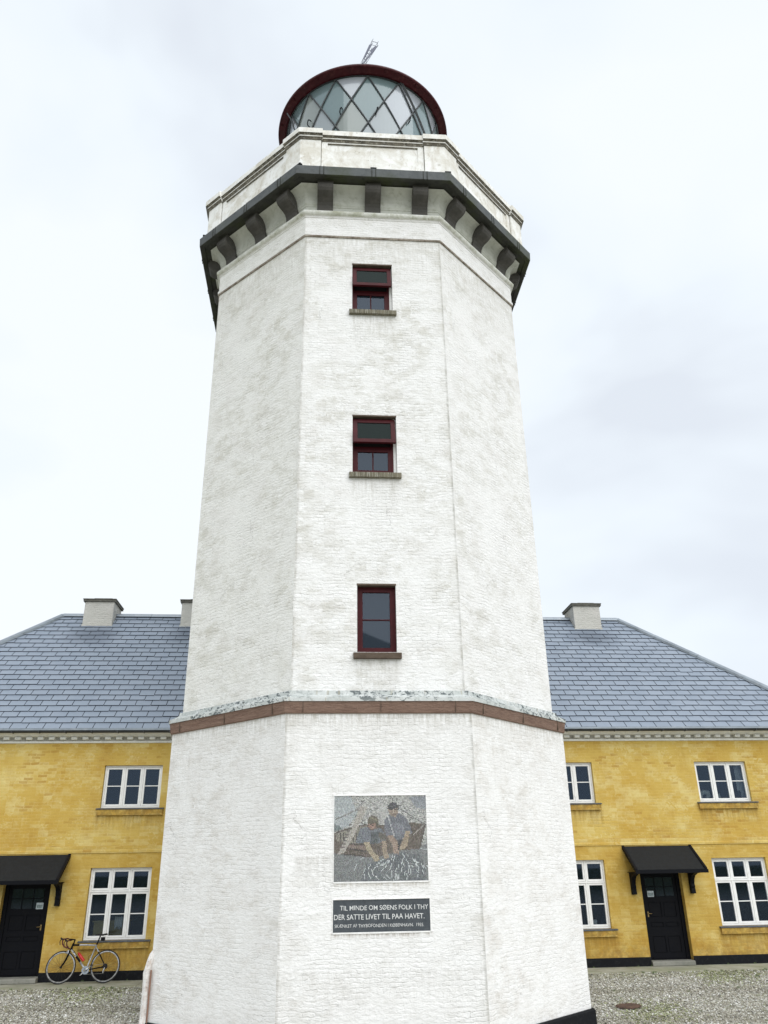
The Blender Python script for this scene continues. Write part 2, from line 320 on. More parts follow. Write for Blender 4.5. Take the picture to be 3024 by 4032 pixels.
M['slate_edge'] = plain('slate_edge', (.035,.042,.055,1), .9, nz=.1, spec=.2)  # front edges coloured dark to draw the shadow line of each course
def attr_mat(name, rough=.8, b=.2):
    m = NT(name); c = m.n('ShaderNodeAttribute', attribute_name='tint').outputs['Color']
    n = m.noise(m.obj(), 40, 3, .6).outputs[0]
    c = m.mix(m.ramp(n, .35, .7, 0, .25), c, (.2,.2,.2,1))
    return m.pr(Base_Color=c, Roughness=rough, Specular_IOR_Level=.3, Normal=m.bump(n, b, .005))
M['tess'] = attr_mat('mosaic_tesserae', .5)
M['stones'] = attr_mat('gravel_pebbles', .8)
def gravel():
    m = NT('gravel_ground'); v = m.obj()
    vo = m.n('ShaderNodeTexVoronoi', {'Vector': v, 'Scale': 26.0, 'Randomness': 1.0})
    g = m.sep(vo.outputs['Color'])[0]
    c = m.mix(g, (.22,.21,.17,1), (.55,.53,.47,1))
    c = m.mix(m.ramp(m.noise(v, .5, 5, .6).outputs[0], .5, .66, 0, .5), c, (.28,.29,.17,1))
    far = m.n('ShaderNodeVectorMath', {0: v}, operation='LENGTH').outputs['Value']
    c = m.mix(m.ramp(far, 70, 110), c, m.mix(m.noise(v, .3, 6, .7).outputs[0], (.06,.09,.03,1), (.12,.14,.06,1)))
    return m.pr(Base_Color=c, Roughness=.95, Specular_IOR_Level=.2, Normal=m.bump(vo.outputs['Distance'], .8, .03))
M['gravel'] = gravel()
def concrete(name, a1, a2, green):
    m = NT(name); v = m.obj()
    a = m.noise(v, 2.2, 8, .65, .3).outputs[0]
    c = m.mix(m.ramp(a, .4, .62), a1, a2)
    c = m.mix(m.ramp(m.noise(v, .9, 6, .6).outputs[0], .46, .62, 0, .7), c, green)
    c = m.mix(m.ramp(m.noise(v, 18, 6, .7).outputs[0], .56, .7, 0, .5), c, (.14,.13,.10,1))
    return m.pr(Base_Color=c, Roughness=.92, Specular_IOR_Level=.2, Normal=m.bump(m.noise(v, 14, 6, .7).outputs[0], .4, .008))
M['concrete'] = concrete('pavement_concrete', (.27,.27,.21,1), (.37,.365,.30,1), (.23,.245,.15,1))
M['step'] = concrete('step_concrete', (.20,.20,.175,1), (.27,.265,.235,1), (.18,.19,.15,1))

# ------------------------------------------------------------------ mesh kit
class MB:
    def __init__(s): s.v=[]; s.f=[]; s.uv=[]; s.mi=[]; s.M=Matrix(); s.col=[]
    def add(s, vs, fs, uvs=None, mi=0, col=None):
        o = len(s.v); s.v += [s.M @ Vector(p) for p in vs]
        for i, f in enumerate(fs):
            s.f.append([o+j for j in f]); s.mi.append(mi); s.uv.append(uvs[i] if uvs else None); s.col.append(col)
    def quad(s, a, b, c, d, uv=None, mi=0, col=None): s.add([a,b,c,d], [[0,1,2,3]], [uv] if uv else None, mi, col)
    def box(s, x0, x1, y0, y1, z0, z1, mi=0, col=None):
        v = [(x,y,z) for z in (z0,z1) for y in (y0,y1) for x in (x0,x1)]
        s.add(v, [[0,2,3,1],[4,5,7,6],[0,1,5,4],[2,6,7,3],[0,4,6,2],[1,3,7,5]], None, mi, col)
    def prism(s, poly, axis, a, b, mi=0):
        """poly in the 2 other axes, extruded along axis ('x': poly=(y,z); 'y': poly=(x,z))"""
        n = len(poly)
        mk = (lambda t, p: (t, p[0], p[1])) if axis == 'x' else (lambda t, p: (p[0], t, p[1]))
        v = [mk(a, p) for p in poly] + [mk(b, p) for p in poly]
        s.add(v, [list(range(n))[::-1], list(range(n, 2*n))] + [[i, (i+1)%n, n+(i+1)%n, n+i] for i in range(n)], None, mi)
    def tube(s, pts, r, n=8, closed=False, mi=0):
        pts = [Vector(p) for p in pts]; rs = r if isinstance(r, (list, tuple)) else [r]*len(pts)
        rings = []; up = None; N = len(pts)
        for i, p in enumerate(pts):
            if closed: t = pts[(i+1)%N] - pts[i-1]
            else: t = pts[min(i+1, N-1)] - pts[max(i-1, 0)]
            t.normalize()
            if up is None: up = Vector((0,0,1)) if abs(t.z) < .9 else Vector((1,0,0))
            a = t.cross(up).normalized(); b = a.cross(t).normalized(); up = b
            rings.append([p + (a*math.cos(2*P*k/n) + b*math.sin(2*P*k/n))*rs[i] for k in range(n)])
        v = [q for rg in rings for q in rg]; f = []
        for i in range(N if closed else N-1):
            j = (i+1) % N
            for k in range(n): f.append([i*n+k, i*n+(k+1)%n, j*n+(k+1)%n, j*n+k])
        if not closed: f += [list(range(n)), [(N-1)*n+k for k in range(n)][::-1]]
        s.add(v, f, None, mi)
    def lathe(s, prof, n=48, c=(0,0), mi=0, a0=0, a1=2*P):
        v = []; full = abs(a1-a0-2*P) < 1e-6; m = n if full else n+1
        for i in range(m):
            a = a0 + (a1-a0)*i/n
            v += [(c[0]+r*math.cos(a), c[1]+r*math.sin(a), z) for r, z in prof]
        L = len(prof); f = []
        for i in range(n):
            j = (i+1) % m
            for k in range(L-1): f.append([i*L+k, j*L+k, j*L+k+1, i*L+k+1])
        s.add(v, f, None, mi)
    def build(s, name, mats, parent=None, smooth=False, recalc=False, bevel=0, scale=True):
        me = bpy.data.meshes.new(name); sc = S if scale else 1
        me.from_pydata([tuple(p*sc) for p in s.v], [], s.f)
        if not isinstance(mats, (list, tuple)): mats = [mats]
        for m in mats: me.materials.append(m)
        uvl = me.uv_layers.new(name='UVMap').data
        for pi, poly in enumerate(me.polygons):
            poly.material_index = s.mi[pi]; poly.use_smooth = smooth
            n = poly.normal; given = s.uv[pi]
            for k, li in enumerate(poly.loop_indices):
                if given: uvl[li].uv = (given[k][0]*sc, given[k][1]*sc); continue
                co = me.vertices[me.loops[li].vertex_index].co
                if abs(n.z) < .8:
                    t = Vector((-n.y, n.x, 0)).normalized(); uvl[li].uv = (co.dot(t), co.z)
                else: uvl[li].uv = (co.x, co.y)
        if any(c is not None for c in s.col):
            at = me.color_attributes.new('tint', 'FLOAT_COLOR', 'CORNER')
            arr = []
            for pi, poly in enumerate(me.polygons):
                c = s.col[pi] or (.5,.5,.5)
                arr += [c[0], c[1], c[2], 1.0]*poly.loop_total
            at.data.foreach_set('color', arr)
        if recalc:
            bm = bmesh.new(); bm.from_mesh(me); bmesh.ops.recalc_face_normals(bm, faces=bm.faces); bm.to_mesh(me); bm.free()
        o = bpy.data.objects.new(name, me); COL.objects.link(o)
        if parent is not None: o.parent = parent
        if bevel:
            md = o.modifiers.new('bevel', 'BEVEL'); md.width = bevel*sc; md.segments = 2; md.limit_method = 'ANGLE'; md.angle_limit = rad(40)
        if smooth and not recalc:
            pass
        return o
def empty(name, mat, parent=None):
    o = bpy.data.objects.new(name, None); COL.objects.link(o); o.empty_display_size = .3
    if parent is not None: o.parent = parent
    o.matrix_world = mat if parent is None else o.matrix_world
    if parent is not None: o.matrix_local = mat
    return o
def tag(o, label, cat, group=None):
    o['label'] = label; o['category'] = cat
    if group: o['group'] = group
    return o
def struct(o, kind='structure'): o['kind'] = kind; return o
def copy_tree(o, parent=None):
    c = o.copy(); COL.objects.link(c); c.parent = parent if parent is not None else o.parent
    for ch in [x for x in bpy.data.objects if x.parent == o]: copy_tree(ch, c)
    return c
def panel(mb, x0, x1, z0, z1, holes, y=0.0, depth=.1, mi=0, reveal_mi=None, grid=None):
    xs = sorted({x0, x1} | {h[0] for h in holes} | {h[1] for h in holes}); zs = sorted({z0, z1} | {h[2] for h in holes} | {h[3] for h in holes})
    xs = [x for x in xs if x0 <= x <= x1]; zs = [z for z in zs if z0 <= z <= z1]
    for i in range(len(xs)-1):
        for j in range(len(zs)-1):
            cx, cz = (xs[i]+xs[i+1])/2, (zs[j]+zs[j+1])/2
            if any(h[0] < cx < h[1] and h[2] < cz < h[3] for h in holes): continue
            a, b, c, d = xs[i], xs[i+1], zs[j], zs[j+1]
            mb.quad((a,y,c),(b,y,c),(b,y,d),(a,y,d), uv=[(a,c),(b,c),(b,d),(a,d)], mi=mi)
    r = mi if reveal_mi is None else reveal_mi
    for (a,b,c,d) in holes:
        y1 = y+depth
        mb.quad((a,y,c),(a,y,d),(a,y1,d),(a,y1,c), mi=r); mb.quad((b,y,d),(b,y,c),(b,y1,c),(b,y1,d), mi=r)
        mb.quad((a,y,d),(b,y,d),(b,y1,d),(a,y1,d), mi=r); mb.quad((b,y,c),(a,y,c),(a,y1,c),(b,y1,c), mi=r)

# ------------------------------------------------------------------ frames
FA = 0.0848618968605463
HM = Matrix.Translation(Vector((0, 15.31749*S, 0))) @ Matrix.Rotation(FA, 4, 'Z')      # facade: x along, y into, z up
TT = 0.08342379526285339; TC = Vector((-0.3590047*S, 13.820107*S, 0))
TM = Matrix.Translation(TC) @ Matrix.Rotation(TT, 4, 'Z')                              # tower: front face looks to -y
def FK(k): return Matrix.Rotation(rad(45*k), 4, 'Z')                                   # face k; its plane is y=-ap

# ------------------------------------------------------------------ ground
G_OUT = [(-60,0.0),(0,0.0),(.85,0.0),(1.3,-.10),(1.9,-.27),(2.6,-.45),(3.6,-.50),(9,-.52),(40,-.55),(600,-.6)]
def gz(out):
    for (a, za), (b, zb) in zip(G_OUT, G_OUT[1:]):
        if a <= out <= b: return za + (zb-za)*(out-a)/(b-a)
    return G_OUT[-1][1]
mb = MB(); rows = [(o, z-.012) for o, z in G_OUT]; xs = [-600,-60,-20,-8,0,8,20,60,600]
rows = [(-600,-.012)] + rows
for (o0,z0),(o1,z1) in zip(rows, rows[1:]):
    for a, b in zip(xs, xs[1:]): mb.quad((a,-o1,z1),(b,-o1,z1),(b,-o0,z0),(a,-o0,z0))
g = mb.build('ground', M['gravel']); g.matrix_world = HM; struct(g)
mb = MB()
for i in range(-9, 9):
    a, b = i*1.35, (i+1)*1.35-.006
    mb.box(a, b, -.83-random.uniform(-.01,.01), .0, -.10, -.004)
pv = mb.build('pavement', M['concrete'], bevel=.006); pv.matrix_world = HM; struct(pv)

# gravel pebbles where the camera looks at the yard
def pebbles(n, rects, name, seed):
    rng = np.random.default_rng(seed)
    area = np.array([(r[1]-r[0])*(r[3]-r[2]) for r in rects]); w = area/area.sum(); idx = rng.choice(len(rects), n, p=w); R_ = np.array(rects)[idx]
    x = R_[:,0] + (R_[:,1]-R_[:,0])*rng.random(n); o = R_[:,2] + (R_[:,3]-R_[:,2])*rng.random(n)
    z = np.interp(o, [q[0] for q in G_OUT], [q[1] for q in G_OUT]) - .006
    base = np.array([(1,0,0),(0,1,0),(-1,0,0),(0,-1,0),(0,0,1),(0,0,-1)], float)
    tri = np.array([(0,1,4),(1,2,4),(2,3,4),(3,0,4),(1,0,5),(2,1,5),(3,2,5),(0,3,5)])
    sz = rng.uniform(.008,.020,(n,1,1)) * rng.uniform(.6,1.25,(n,1,3)) * np.array([1.15,1.0,.62])
    V = base[None]*sz*(1+rng.uniform(-.25,.25,(n,6,3)))
    A = rng.uniform(0,2*P,n); B = rng.uniform(-.6,.6,n)
    ca, sa, cb, sb = np.cos(A)[:,None], np.sin(A)[:,None], np.cos(B)[:,None], np.sin(B)[:,None]
    Y = V[:,:,1]*cb - V[:,:,2]*sb; Z = V[:,:,1]*sb + V[:,:,2]*cb; X = V[:,:,0].copy()
    V = np.stack([X*ca-Y*sa, X*sa+Y*ca, Z], 2) + np.stack([x, -o, z], 1)[:,None,:]
    V *= S; F = (tri[None] + (np.arange(n)*6)[:,None,None]).reshape(-1,3)
    me = bpy.data.meshes.new(name); me.vertices.add(n*6); me.vertices.foreach_set('co', V.reshape(-1).astype(np.float32))
    me.loops.add(len(F)*3); me.loops.foreach_set('vertex_index', F.reshape(-1).astype(np.int32))
    me.polygons.add(len(F)); me.polygons.foreach_set('loop_start', (np.arange(len(F))*3).astype(np.int32)); me.polygons.foreach_set('loop_total', np.full(len(F),3,np.int32))
    pal = np.array([(.50,.49,.43),(.38,.36,.30),(.26,.245,.20),(.60,.59,.54),(.44,.41,.34),(.82,.82,.79),(.15,.14,.12),(.33,.34,.22)])
    ci = rng.choice(len(pal), n, p=[.23,.18,.13,.16,.11,.09,.06,.04]); c = pal[ci]*rng.uniform(.8,1.15,(n,1))
    band = (np.abs(o-1.55-.06*np.sin(x*1.3)) < .10) | (np.abs(o-2.45-.05*np.sin(x*1.1+1)) < .11)
    c[band] = c[band]*np.array([.84,.83,.80])
    near = (np.sin(x*1.9+1)*np.cos(o*2.7+.4)+rng.normal(0,.35,n)) > .75
    c[near] = c[near]*np.array([.62,.68,.42])
    nearp = (o < 1.05) & (rng.random(n) < .6); c[nearp] = c[nearp]*np.array([.72,.72,.6])
    at = me.color_attributes.new('tint', 'FLOAT_COLOR', 'POINT')
    at.data.foreach_set('color', np.repeat(np.concatenate([c, np.ones((n,1))],1), 6, 0).reshape(-1).astype(np.float32))
    me.update(calc_edges=True); me.validate(); me.materials.append(M['stones'])
    ob = bpy.data.objects.new(name, me); COL.objects.link(ob); ob.matrix_world = HM
    return struct(ob, 'stuff')
gp = pebbles(95000, [(-9.0,-3.2,.83,3.6),(2.4,9.0,.83,3.9)], 'gravel', 3)
tag(gp, 'loose grey and tan pebbles covering the yard between tower and pavement', 'gravel')

# iron drain lid lying in the gravel
ctr = (3.30, 2.03); dm = HM @ Matrix.Translation(Vector((ctr[0]*S, -ctr[1]*S, (gz(ctr[1])+.012)*S))) @ Matrix.Rotation(rad(14), 4, 'X')
mb = MB(); n = 26
lid = [(.19*math.cos(2*P*i/n)*(1+.12*math.sin(3*i)), .085*math.sin(2*P*i/n)*(1+.1*math.cos(5*i))) for i in range(n)]
mb.add([(a,b,0) for a,b in lid]+[(a*.93,b*.9,.012) for a,b in lid]+[(a*.85,b*.8,.006) for a,b in lid], [[i,(i+1)%n,n+(i+1)%n,n+i] for i in range(n)]+[[n+i,n+(i+1)%n,2*n+(i+1)%n,2*n+i] for i in range(n)]+[[2*n+i for i in range(n)]])
dl = mb.build('drain_cover', M['iron']); dl.matrix_world = dm
tag(dl, 'rust brown iron drain cover lying in the gravel right of the tower', 'drain cover')

rw = random.Random(21); mb = MB()
def tuft(x, o, z, n, h):
    for _ in range(n):
        a = rw.uniform(0, 2*P); l = h*rw.uniform(.5,1); w = .003; bx, by = x+rw.uniform(-.02,.02), -o+rw.uniform(-.012,.012)
        dx, dy = math.cos(a)*l*.5, math.sin(a)*l*.5; t = rw.uniform(.6,1.2); c = (.10*t,.15*t,.045*t)
        mb.add([(bx-w,by,z),(bx+w,by,z),(bx+dx*.4+w*.7,by+dy*.4,z+l*.7),(bx+dx*.4-w*.7,by+dy*.4,z+l*.7),(bx+dx,by+dy,z+l)], [[0,1,2,3],[3,2,4]], None, 0, c)
for _ in range(46):
    x = rw.choice([rw.uniform(-8,-3.6), rw.uniform(2.8,8)]); tuft(x, .845+rw.uniform(-.01,.05), -.012, rw.randint(6,16), rw.uniform(.02,.045))
for _ in range(14):
    x = rw.choice([rw.uniform(-8,-3.6), rw.uniform(2.8,8)]); tuft(x, .02, -.004, rw.randint(5,10), rw.uniform(.02,.035))
for _ in range(34):
    x = rw.choice([rw.uniform(-7.5,-3.6), rw.uniform(2.8,7.5)]); o_ = rw.uniform(1.0,2.8); tuft(x, o_, gz(o_)-.004, rw.randint(6,14), rw.uniform(.015,.032))
M['weeds'] = attr_mat('weed_blades', .7); wd = mb.build('weeds', M['weeds']); wd.matrix_world = HM; struct(wd, 'stuff')
tag(wd, 'small green weeds and moss tufts along the pavement edge', 'weeds')

# ------------------------------------------------------------------ LIGHTHOUSE
tower = empty('lighthouse', TM)
tag(tower, 'tall white octagonal lighthouse with dark granite gallery and red rimmed lantern', 'lighthouse')
def octo(mb, prof, faces=range(8), mi=0, mis=None):
    """prof: (apothem, z) listed bottom to top; z running distance used as v"""
    for k in faces:
        mb.M = FK(k)
        for (a0,z0),(a1,z1) in zip(prof, prof[1:]):
            h0, h1 = a0*T22, a1*T22
            dz = math.hypot(a1-a0, z1-z0); v0 = z0; v1 = z0+dz if abs(z1-z0) < dz*.9 else z1
            mb.quad((-h0,-a0,z0),(h0,-a0,z0),(h1,-a1,z1),(-h1,-a1,z1), uv=[(-h0,v0),(h0,v0),(h1,v1),(-h1,v1)], mi=(mis[k] if mis else mi))
    mb.M = Matrix()
def octcap(mb, a, z, up=True, mi=0):
    v = [FK(k) @ Vector((-a*T22,-a,z)) for k in range(8)]
    mb.add(v, [list(range(8)) if up else list(range(8))[::-1]], None, mi)
# lower stage
mb = MB(); octo(mb, [(AP_H,-.21),(AP_H,3.50)], mis=[0,1,1,1,1,1,1,1])
mb.build('lower_wall', [M['white_low'], M['white_low_side']], tower)
mb = MB(); octo(mb, [(AP_H+.055,-.75),(AP_H+.05,-.225),(AP_H+.035,-.205),(AP_H-.1,-.203)])
mb.build('plinth', M['bitumen'], tower)
# belt stone and flashing
ab = 3.294*K; at_ = 3.318*K
mb = MB(); octo(mb, [(AP_H-.05,3.497),(ab-.01,3.497),(ab,3.507),(at_,3.655),(at_,3.662),(AP_H-.2,3.664)])
for k in range(8):                               # joints between the stones
    for s_ in (-1.02, .02, 1.03):
        mb.M = FK(k); mb.box(s_-.0025, s_+.0025, -at_-.001, -ab+.05, 3.51, 3.655, mi=1)
mb.M = Matrix()
mb.build('stone_belt', [M['belt'], M['sill_dark']], tower)
mb = MB()
af = at_+.012
octo(mb, [(at_-.02,3.655),(af,3.652),(af,3.700),(af-.02,3.706),(af-.035,3.712),(af-.035,3.722),(AP_E+.035,3.765),(AP_E+.03,3.822),(AP_E-.01,3.826)])
for k in range(8):
    mb.M = FK(k)
    for j in range(-5,6):
        x = j*.245+.03+random.uniform(-.03,.03)
        mb.prism([(-af-.004,3.655),(-af-.004,3.704),(-af+.03,3.722),(-AP_E-.045,3.772),(-AP_E-.038,3.82),(-AP_E,3.82),(-AP_E,3.70)], 'x', x-.006, x+.006)
mb.M = Matrix(); mb.build('flashing', M['patina'], tower)
# shaft with three window openings in the front face
WIN = SILLS
mb = MB()
mb.M = Matrix(); h = AP_E*T22
mb2 = MB(); mb2.M = Matrix.Translation((0,-AP_E,0))
panel(mb2, -h, h, 3.80, 11.86, [(a,b,c,d) for a,b,c,d in WIN], y=0, depth=.17)
mb.v, mb.f, mb.uv, mb.mi, mb.col = mb2.v, mb2.f, mb2.uv, mb2.mi, mb2.col
octo(mb, [(AP_E,3.80),(AP_A,11.86)], faces=range(1,8), mis=[0,2,2,2,1,1,1,1])
mb.build('shaft_wall', [M['white_up'], M['white_up_left'], M['white_up_side']], tower)
# string lip, frieze, roll moulding, cove
mb = MB(); octo(mb, [(AP_A-.01,11.842),(AP_A+.022,11.846),(AP_A+.026,11.872)]); mb.build('string_course', M['string'], tower)
mb = MB(); a = AP_A+.030
octo(mb, [(AP_A+.0,11.872),(a,11.873),(a,11.93),(a-.018,11.945),(a-.018,12.28),(a-.005,12.29),(a-.005,12.315),(a+.012,12.325)], mis=[0,2,2,2,1,1,1,1])
mb.build('frieze', [M['white_up_side'], M['white_up_left'], M['white_up_side']], tower)
mb = MB(); r0 = .052; zc = 12.375; a = AP_A+.035
octo(mb, [(a-.05,zc-r0-.002)]+[(a+r0*math.cos(t)*.95, zc+r0*math.sin(t)) for t in [rad(-80+20*i) for i in range(9)]]+[(AP_A-.05,zc+r0+.012)])
mb.build('roll_moulding', M['mould'], tower)
aw = AP_A+.0
mb = MB()
octo(mb, [(aw,12.40),(aw,12.545),(aw+.012,12.552),(aw+.012,12.572),(aw+.03,12.60)]+[(aw+.03+.20*(1-math.cos(t)), 12.60+.29*math.sin(t)) for t in [rad(15*i) for i in range(1,7)]])
mb.build('cove', M['cove'], tower)
# slab
a1 = 3.601*K; a2 = 3.618*K
mb = MB(); octo(mb, [(AP_A-.1,12.925),(a1-.10,12.925),(a1-.09,12.905),(a1-.02,12.889),(a1,12.891),(a1+.006,12.900),(a2,13.083),(a2-.015,13.095),(3.08,13.16)])
for k in range(8):
    mb.M = FK(k)
    for s_ in (-.93,0,.93):
        for d_ in (-.035,.035): mb.box(s_+d_-.006, s_+d_+.006, -a2-.0035, -a2+.08, 12.897, 13.088, mi=1)
mb.M = Matrix()
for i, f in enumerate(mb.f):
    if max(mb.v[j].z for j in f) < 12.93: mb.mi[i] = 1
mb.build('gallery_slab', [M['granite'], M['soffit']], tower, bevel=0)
# brackets, three on each face
def bracket_mesh():
    mb = MB(); y0 = -AP_A+.02; top = 12.918; bot = 12.435
    pr = [(y0,bot),(-AP_A-.045,bot)]
    pts = [(-AP_A-.050,12.50),(-AP_A-.058,12.55),(-AP_A-.085,12.60),(-AP_A-.14,12.64),(-AP_A-.21,12.665),(-AP_A-.27,12.70),(-AP_A-.302,12.745),(-AP_A-.312,12.80),(-AP_A-.302,12.85),(-AP_A-.282,12.868),(-AP_A-.282,top)]
    mb.prism(pr+pts+[(y0,top)], 'x', -.142, .142)
    return mb
b0 = bracket_mesh().build('bracket', M['bracket'], tower, recalc=True, bevel=.008); first = True
for k in range(8):
    for s_ in (-.86, 0, .86):
        if first: o = b0; first = False
        else: o = b0.copy(); COL.objects.link(o); o.parent = tower
        o.matrix_local = FK(k) @ Matrix.Translation((s_*S,0,0))
# parapet
ap = 3.17
mb = MB(); octo(mb, [(3.24,13.10),(3.24,13.18),(3.20,13.215),(ap+.012,13.23),(ap+.012,13.44)])
for k in range(8):
    mb.M = FK(k); mb.box(-.835,.835,-(ap+.0125),-(ap-.005),13.822,13.84,mi=1)
    for sg in (-1,1): mb.box(min(sg*.943,sg*.954),max(sg*.943,sg*.954),-(ap+.0135),-(ap-.005),13.24,13.86,mi=1)
    hp = (ap+.012)*T22
    mb2 = MB(); mb2.M = FK(k) @ Matrix.Translation((0,-(ap+.012),0))
    panel(mb2, -hp, hp, 13.44, 13.96, [(-.835,.835,13.47,13.835)], y=0, depth=.022)
    o = len(mb.v); mb.v += mb2.v; mb.f += [[i+o for i in f] for f in mb2.f]; mb.uv += mb2.uv; mb.mi += mb2.mi; mb.col += mb2.col
    mb.box(-.84,.84,-ap+.01,-ap+.03,13.46,13.85)
    for sg in (-1,1):                            # corner piers, mitred at the arris
        ao = ap+.048; x0 = .955*sg; x1 = ao*T22*sg; zt = 13.94
        mb.add([(x0,-ao,13.14),(x1,-ao,13.14),(x1,-ao,zt),(x0,-ao,zt),(x0,-ap,13.14),(x0,-ap,zt)], [[0,1,2,3] if sg>0 else [3,2,1,0],[4,0,3,5] if sg>0 else [5,3,0,4]])
mb.M = Matrix()
octo(mb, [(2.95,13.17),(2.95,13.96)])            # inner face
mb.build('parapet_wall', [M['parapet'], M['grime']], tower)
mb = MB()
def cap_prof(d): return [(ap+d,13.865),(ap+d+.022,13.868),(ap+d+.022,13.885),(ap+d+.03,13.90),(ap+d+.045,13.915),(ap+d+.045,13.94),(ap+d+.075,13.965),(ap+d+.085,13.97),(ap+d+.085,14.085),(ap+d+.07,14.10)]
octo(mb, cap_prof(0.0)+[(2.90,14.125),(2.90,13.95)])
for k in range(8):
    mb.M = FK(k); pf = cap_prof(.042)
    for sg in (-1,1):
        x0 = .93*sg
        pts0 = [(x0,-a_,z_) for a_,z_ in pf]; pts1 = [(a_*T22*sg,-a_,z_) for a_,z_ in pf]
        pts0.append((x0,-ap+.1,14.118)); pts1.append(((ap-.1)*T22*sg,-ap+.1,14.118)); n = len(pts0)
        mb.add(pts0+pts1, [([i,n+i,n+i+1,i+1] if sg>0 else [i+1,n+i+1,n+i,i]) for i in range(n-1)] + [[i for i in range(n)][::(-1 if sg<0 else 1)]+[ ]])
mb.M = Matrix()
for i, f in enumerate(mb.f):
    zs_ = [mb.v[j].z for j in f]
    if min(zs_) > 13.86 and max(zs_) < 13.918 and max(zs_)-min(zs_) > .001 or (min(zs_) > 13.935 and max(zs_) < 13.972): mb.mi[i] = 1
mb.build('parapet_coping', [M['parapet'], M['grime']], tower)
# rain spouts on the slab
sp0 = None
for k in range(8):
    for (s_,aa) in ((0,3.26),(1.36,3.255)):
        if sp0 is None:
            mb = MB(); mb.tube([(0,.06,0),(0,-.03,-.004)], .022, 8); mb.box(-.055,.055,-.03,.03,-.014,.030)
            sp0 = mb.build('rain_spout', M['black'], tower); o = sp0
        else: o = sp0.copy(); COL.objects.link(o); o.parent = tower
        o.matrix_local = FK(k) @ Matrix.Translation((s_*S, -aa*S, 13.145*S))

# tower windows
def sash(mb, x0, x1, z0, z1, t, y0, y1):
    mb.box(x0,x0+t,y0,y1,z0,z1); mb.box(x1-t,x1,y0,y1,z0,z1); mb.box(x0+t,x1-t,y0,y1,z0,z0+t); mb.box(x0+t,x1-t,y0,y1,z1-t,z1)
def tower_window(x0, x1, z0, z1, opened):
    w, hgt = x1-x0, z1-z0; cx = (x0+x1)/2
    full = w/2
    if opened:
        mb = MB(); mb.box(w/2-.046, w/2-.001, .075, .165, .001, hgt-.001); jb = mb.build('jamb_plaster', M['white_up_side'], tower); jb.matrix_local = Matrix.Translation((cx*S, -AP_E*S, z0*S))
        cx -= .023; w -= .046
    mb = MB(); sash(mb, -w/2+.001, w/2-.001, .001, hgt-.001, .036, .085, .15)
    if opened: mb.box(-w/2+.037, w/2-.037, .09, .145, hgt*.46, hgt*.46+.04)
    o = mb.build('window', M['red'], tower, bevel=.003)
    o.matrix_local = Matrix.Translation((cx*S, -AP_E*S, z0*S))
    if not opened:
        mb = MB(); sash(mb, -w/2+.037, w/2-.037, .037, hgt-.037, .046, .088, .135); mb.box(-w/2+.083, w/2-.083, .096, .13, hgt/2-.008, hgt/2+.008)
        mb.build('sash', M['red'], o, bevel=.002)
        mb = MB(); mb.box(-w/2+.08, w/2-.08, .110, .114, .08, hgt-.08); mb.build('pane', M['pane_red'], o)
    else:
        zl = hgt*.46
        mb = MB(); sash(mb, -w/2+.037, w/2-.037, .037, zl-.002, .05, .093, .138); mb.box(-.010,.010,.10,.13,.087,zl-.05)
        mb.build('sash', M['red'], o, bevel=.002)
        mb = MB(); mb.box(-w/2+.085, w/2-.085, .112, .116, .085, zl-.05); mb.build('pane', M['pane_red'], o)
        # top sash hung at its head and pushed out at the foot
        zu = hgt-.037; hh = zu-(zl+.042)+.03
        mb = MB(); ww = w/2-.005
        sash(mb, -ww, ww+.035, -hh+.012, 0, .072, -.040, .0); us = mb.build('open_sash', M['red'], o, bevel=.002)
        um = Matrix.Translation((0,.085*S,zu*S)) @ Matrix.Rotation(rad(-13), 4, 'X'); us.matrix_local = um
        mb = MB(); mb.box(-ww+.070, ww-.035, -.028, -.024, -hh+.082, -.070); pn = mb.build('pane', M['pane_dim_reflect'], o)
        pn.matrix_local = um
    mb = MB(); mb.box(-w/2+.01, w/2-.01, .17, .18, 0, hgt); mb.build('dark_backing', M['room'], o)  # near-black backing sheet standing in for the unlit interior
    mb = MB(); mb.prism([(-.062,-.10),(-.062,-.02),(.0,-.004),(.09,.001),(.09,-.02),(.0,-.10)], 'x', -w/2-.055, w/2+.06+(.046 if opened else 0))
    so = mb.build('sill', M['sill_dark'] if not opened else M['sill'], o, recalc=True, bevel=.004)
    mb = MB(); mb.box(-w/2-.005, w/2+.005+(.046 if opened else 0), -.006, .10, hgt-.004, hgt+.022); mb.build('lintel', M['sill_dark'], o)
for i, (a,b,c,d) in enumerate(WIN): tower_window(a,b,c,d, i > 0)

# lantern
LR = 1.811; ZT = 17.52; ZB = 13.4
lan = empty('lantern_room', Matrix(), tower)
mb = MB(); mb.lathe([(1.9,13.15),(1.9,14.35),(LR+.03,14.40),(LR-.05,14.40)], 64); mb.build('lantern_base', M['parapet'], lan)
NB = 16; dz = .7145; step_a = 2*P/NB; off = rad(-84.9)-TT
def cylp(a, z, r=LR): return (r*math.cos(a), r*math.sin(a), z)
mb = MB(); rows_ = 4
for i in range(NB):
    for sg in (-1,1):
        pts = []
        for q in range(rows_*4+1):
            z = ZT - q*dz/4; a = off + i*step_a + sg*q*step_a/8
            if z < 14.40: break
            pts.append(cylp(a, z, LR+.012))
        mb.tube(pts, .018, 6)
mb.lathe([(LR-.03,ZT-.01),(LR+.02,ZT-.01),(LR+.02,ZT+.05),(LR-.03,ZT+.05)], 96)
mb.build('glazing_bars', M['bars'], lan)
mb = MB()
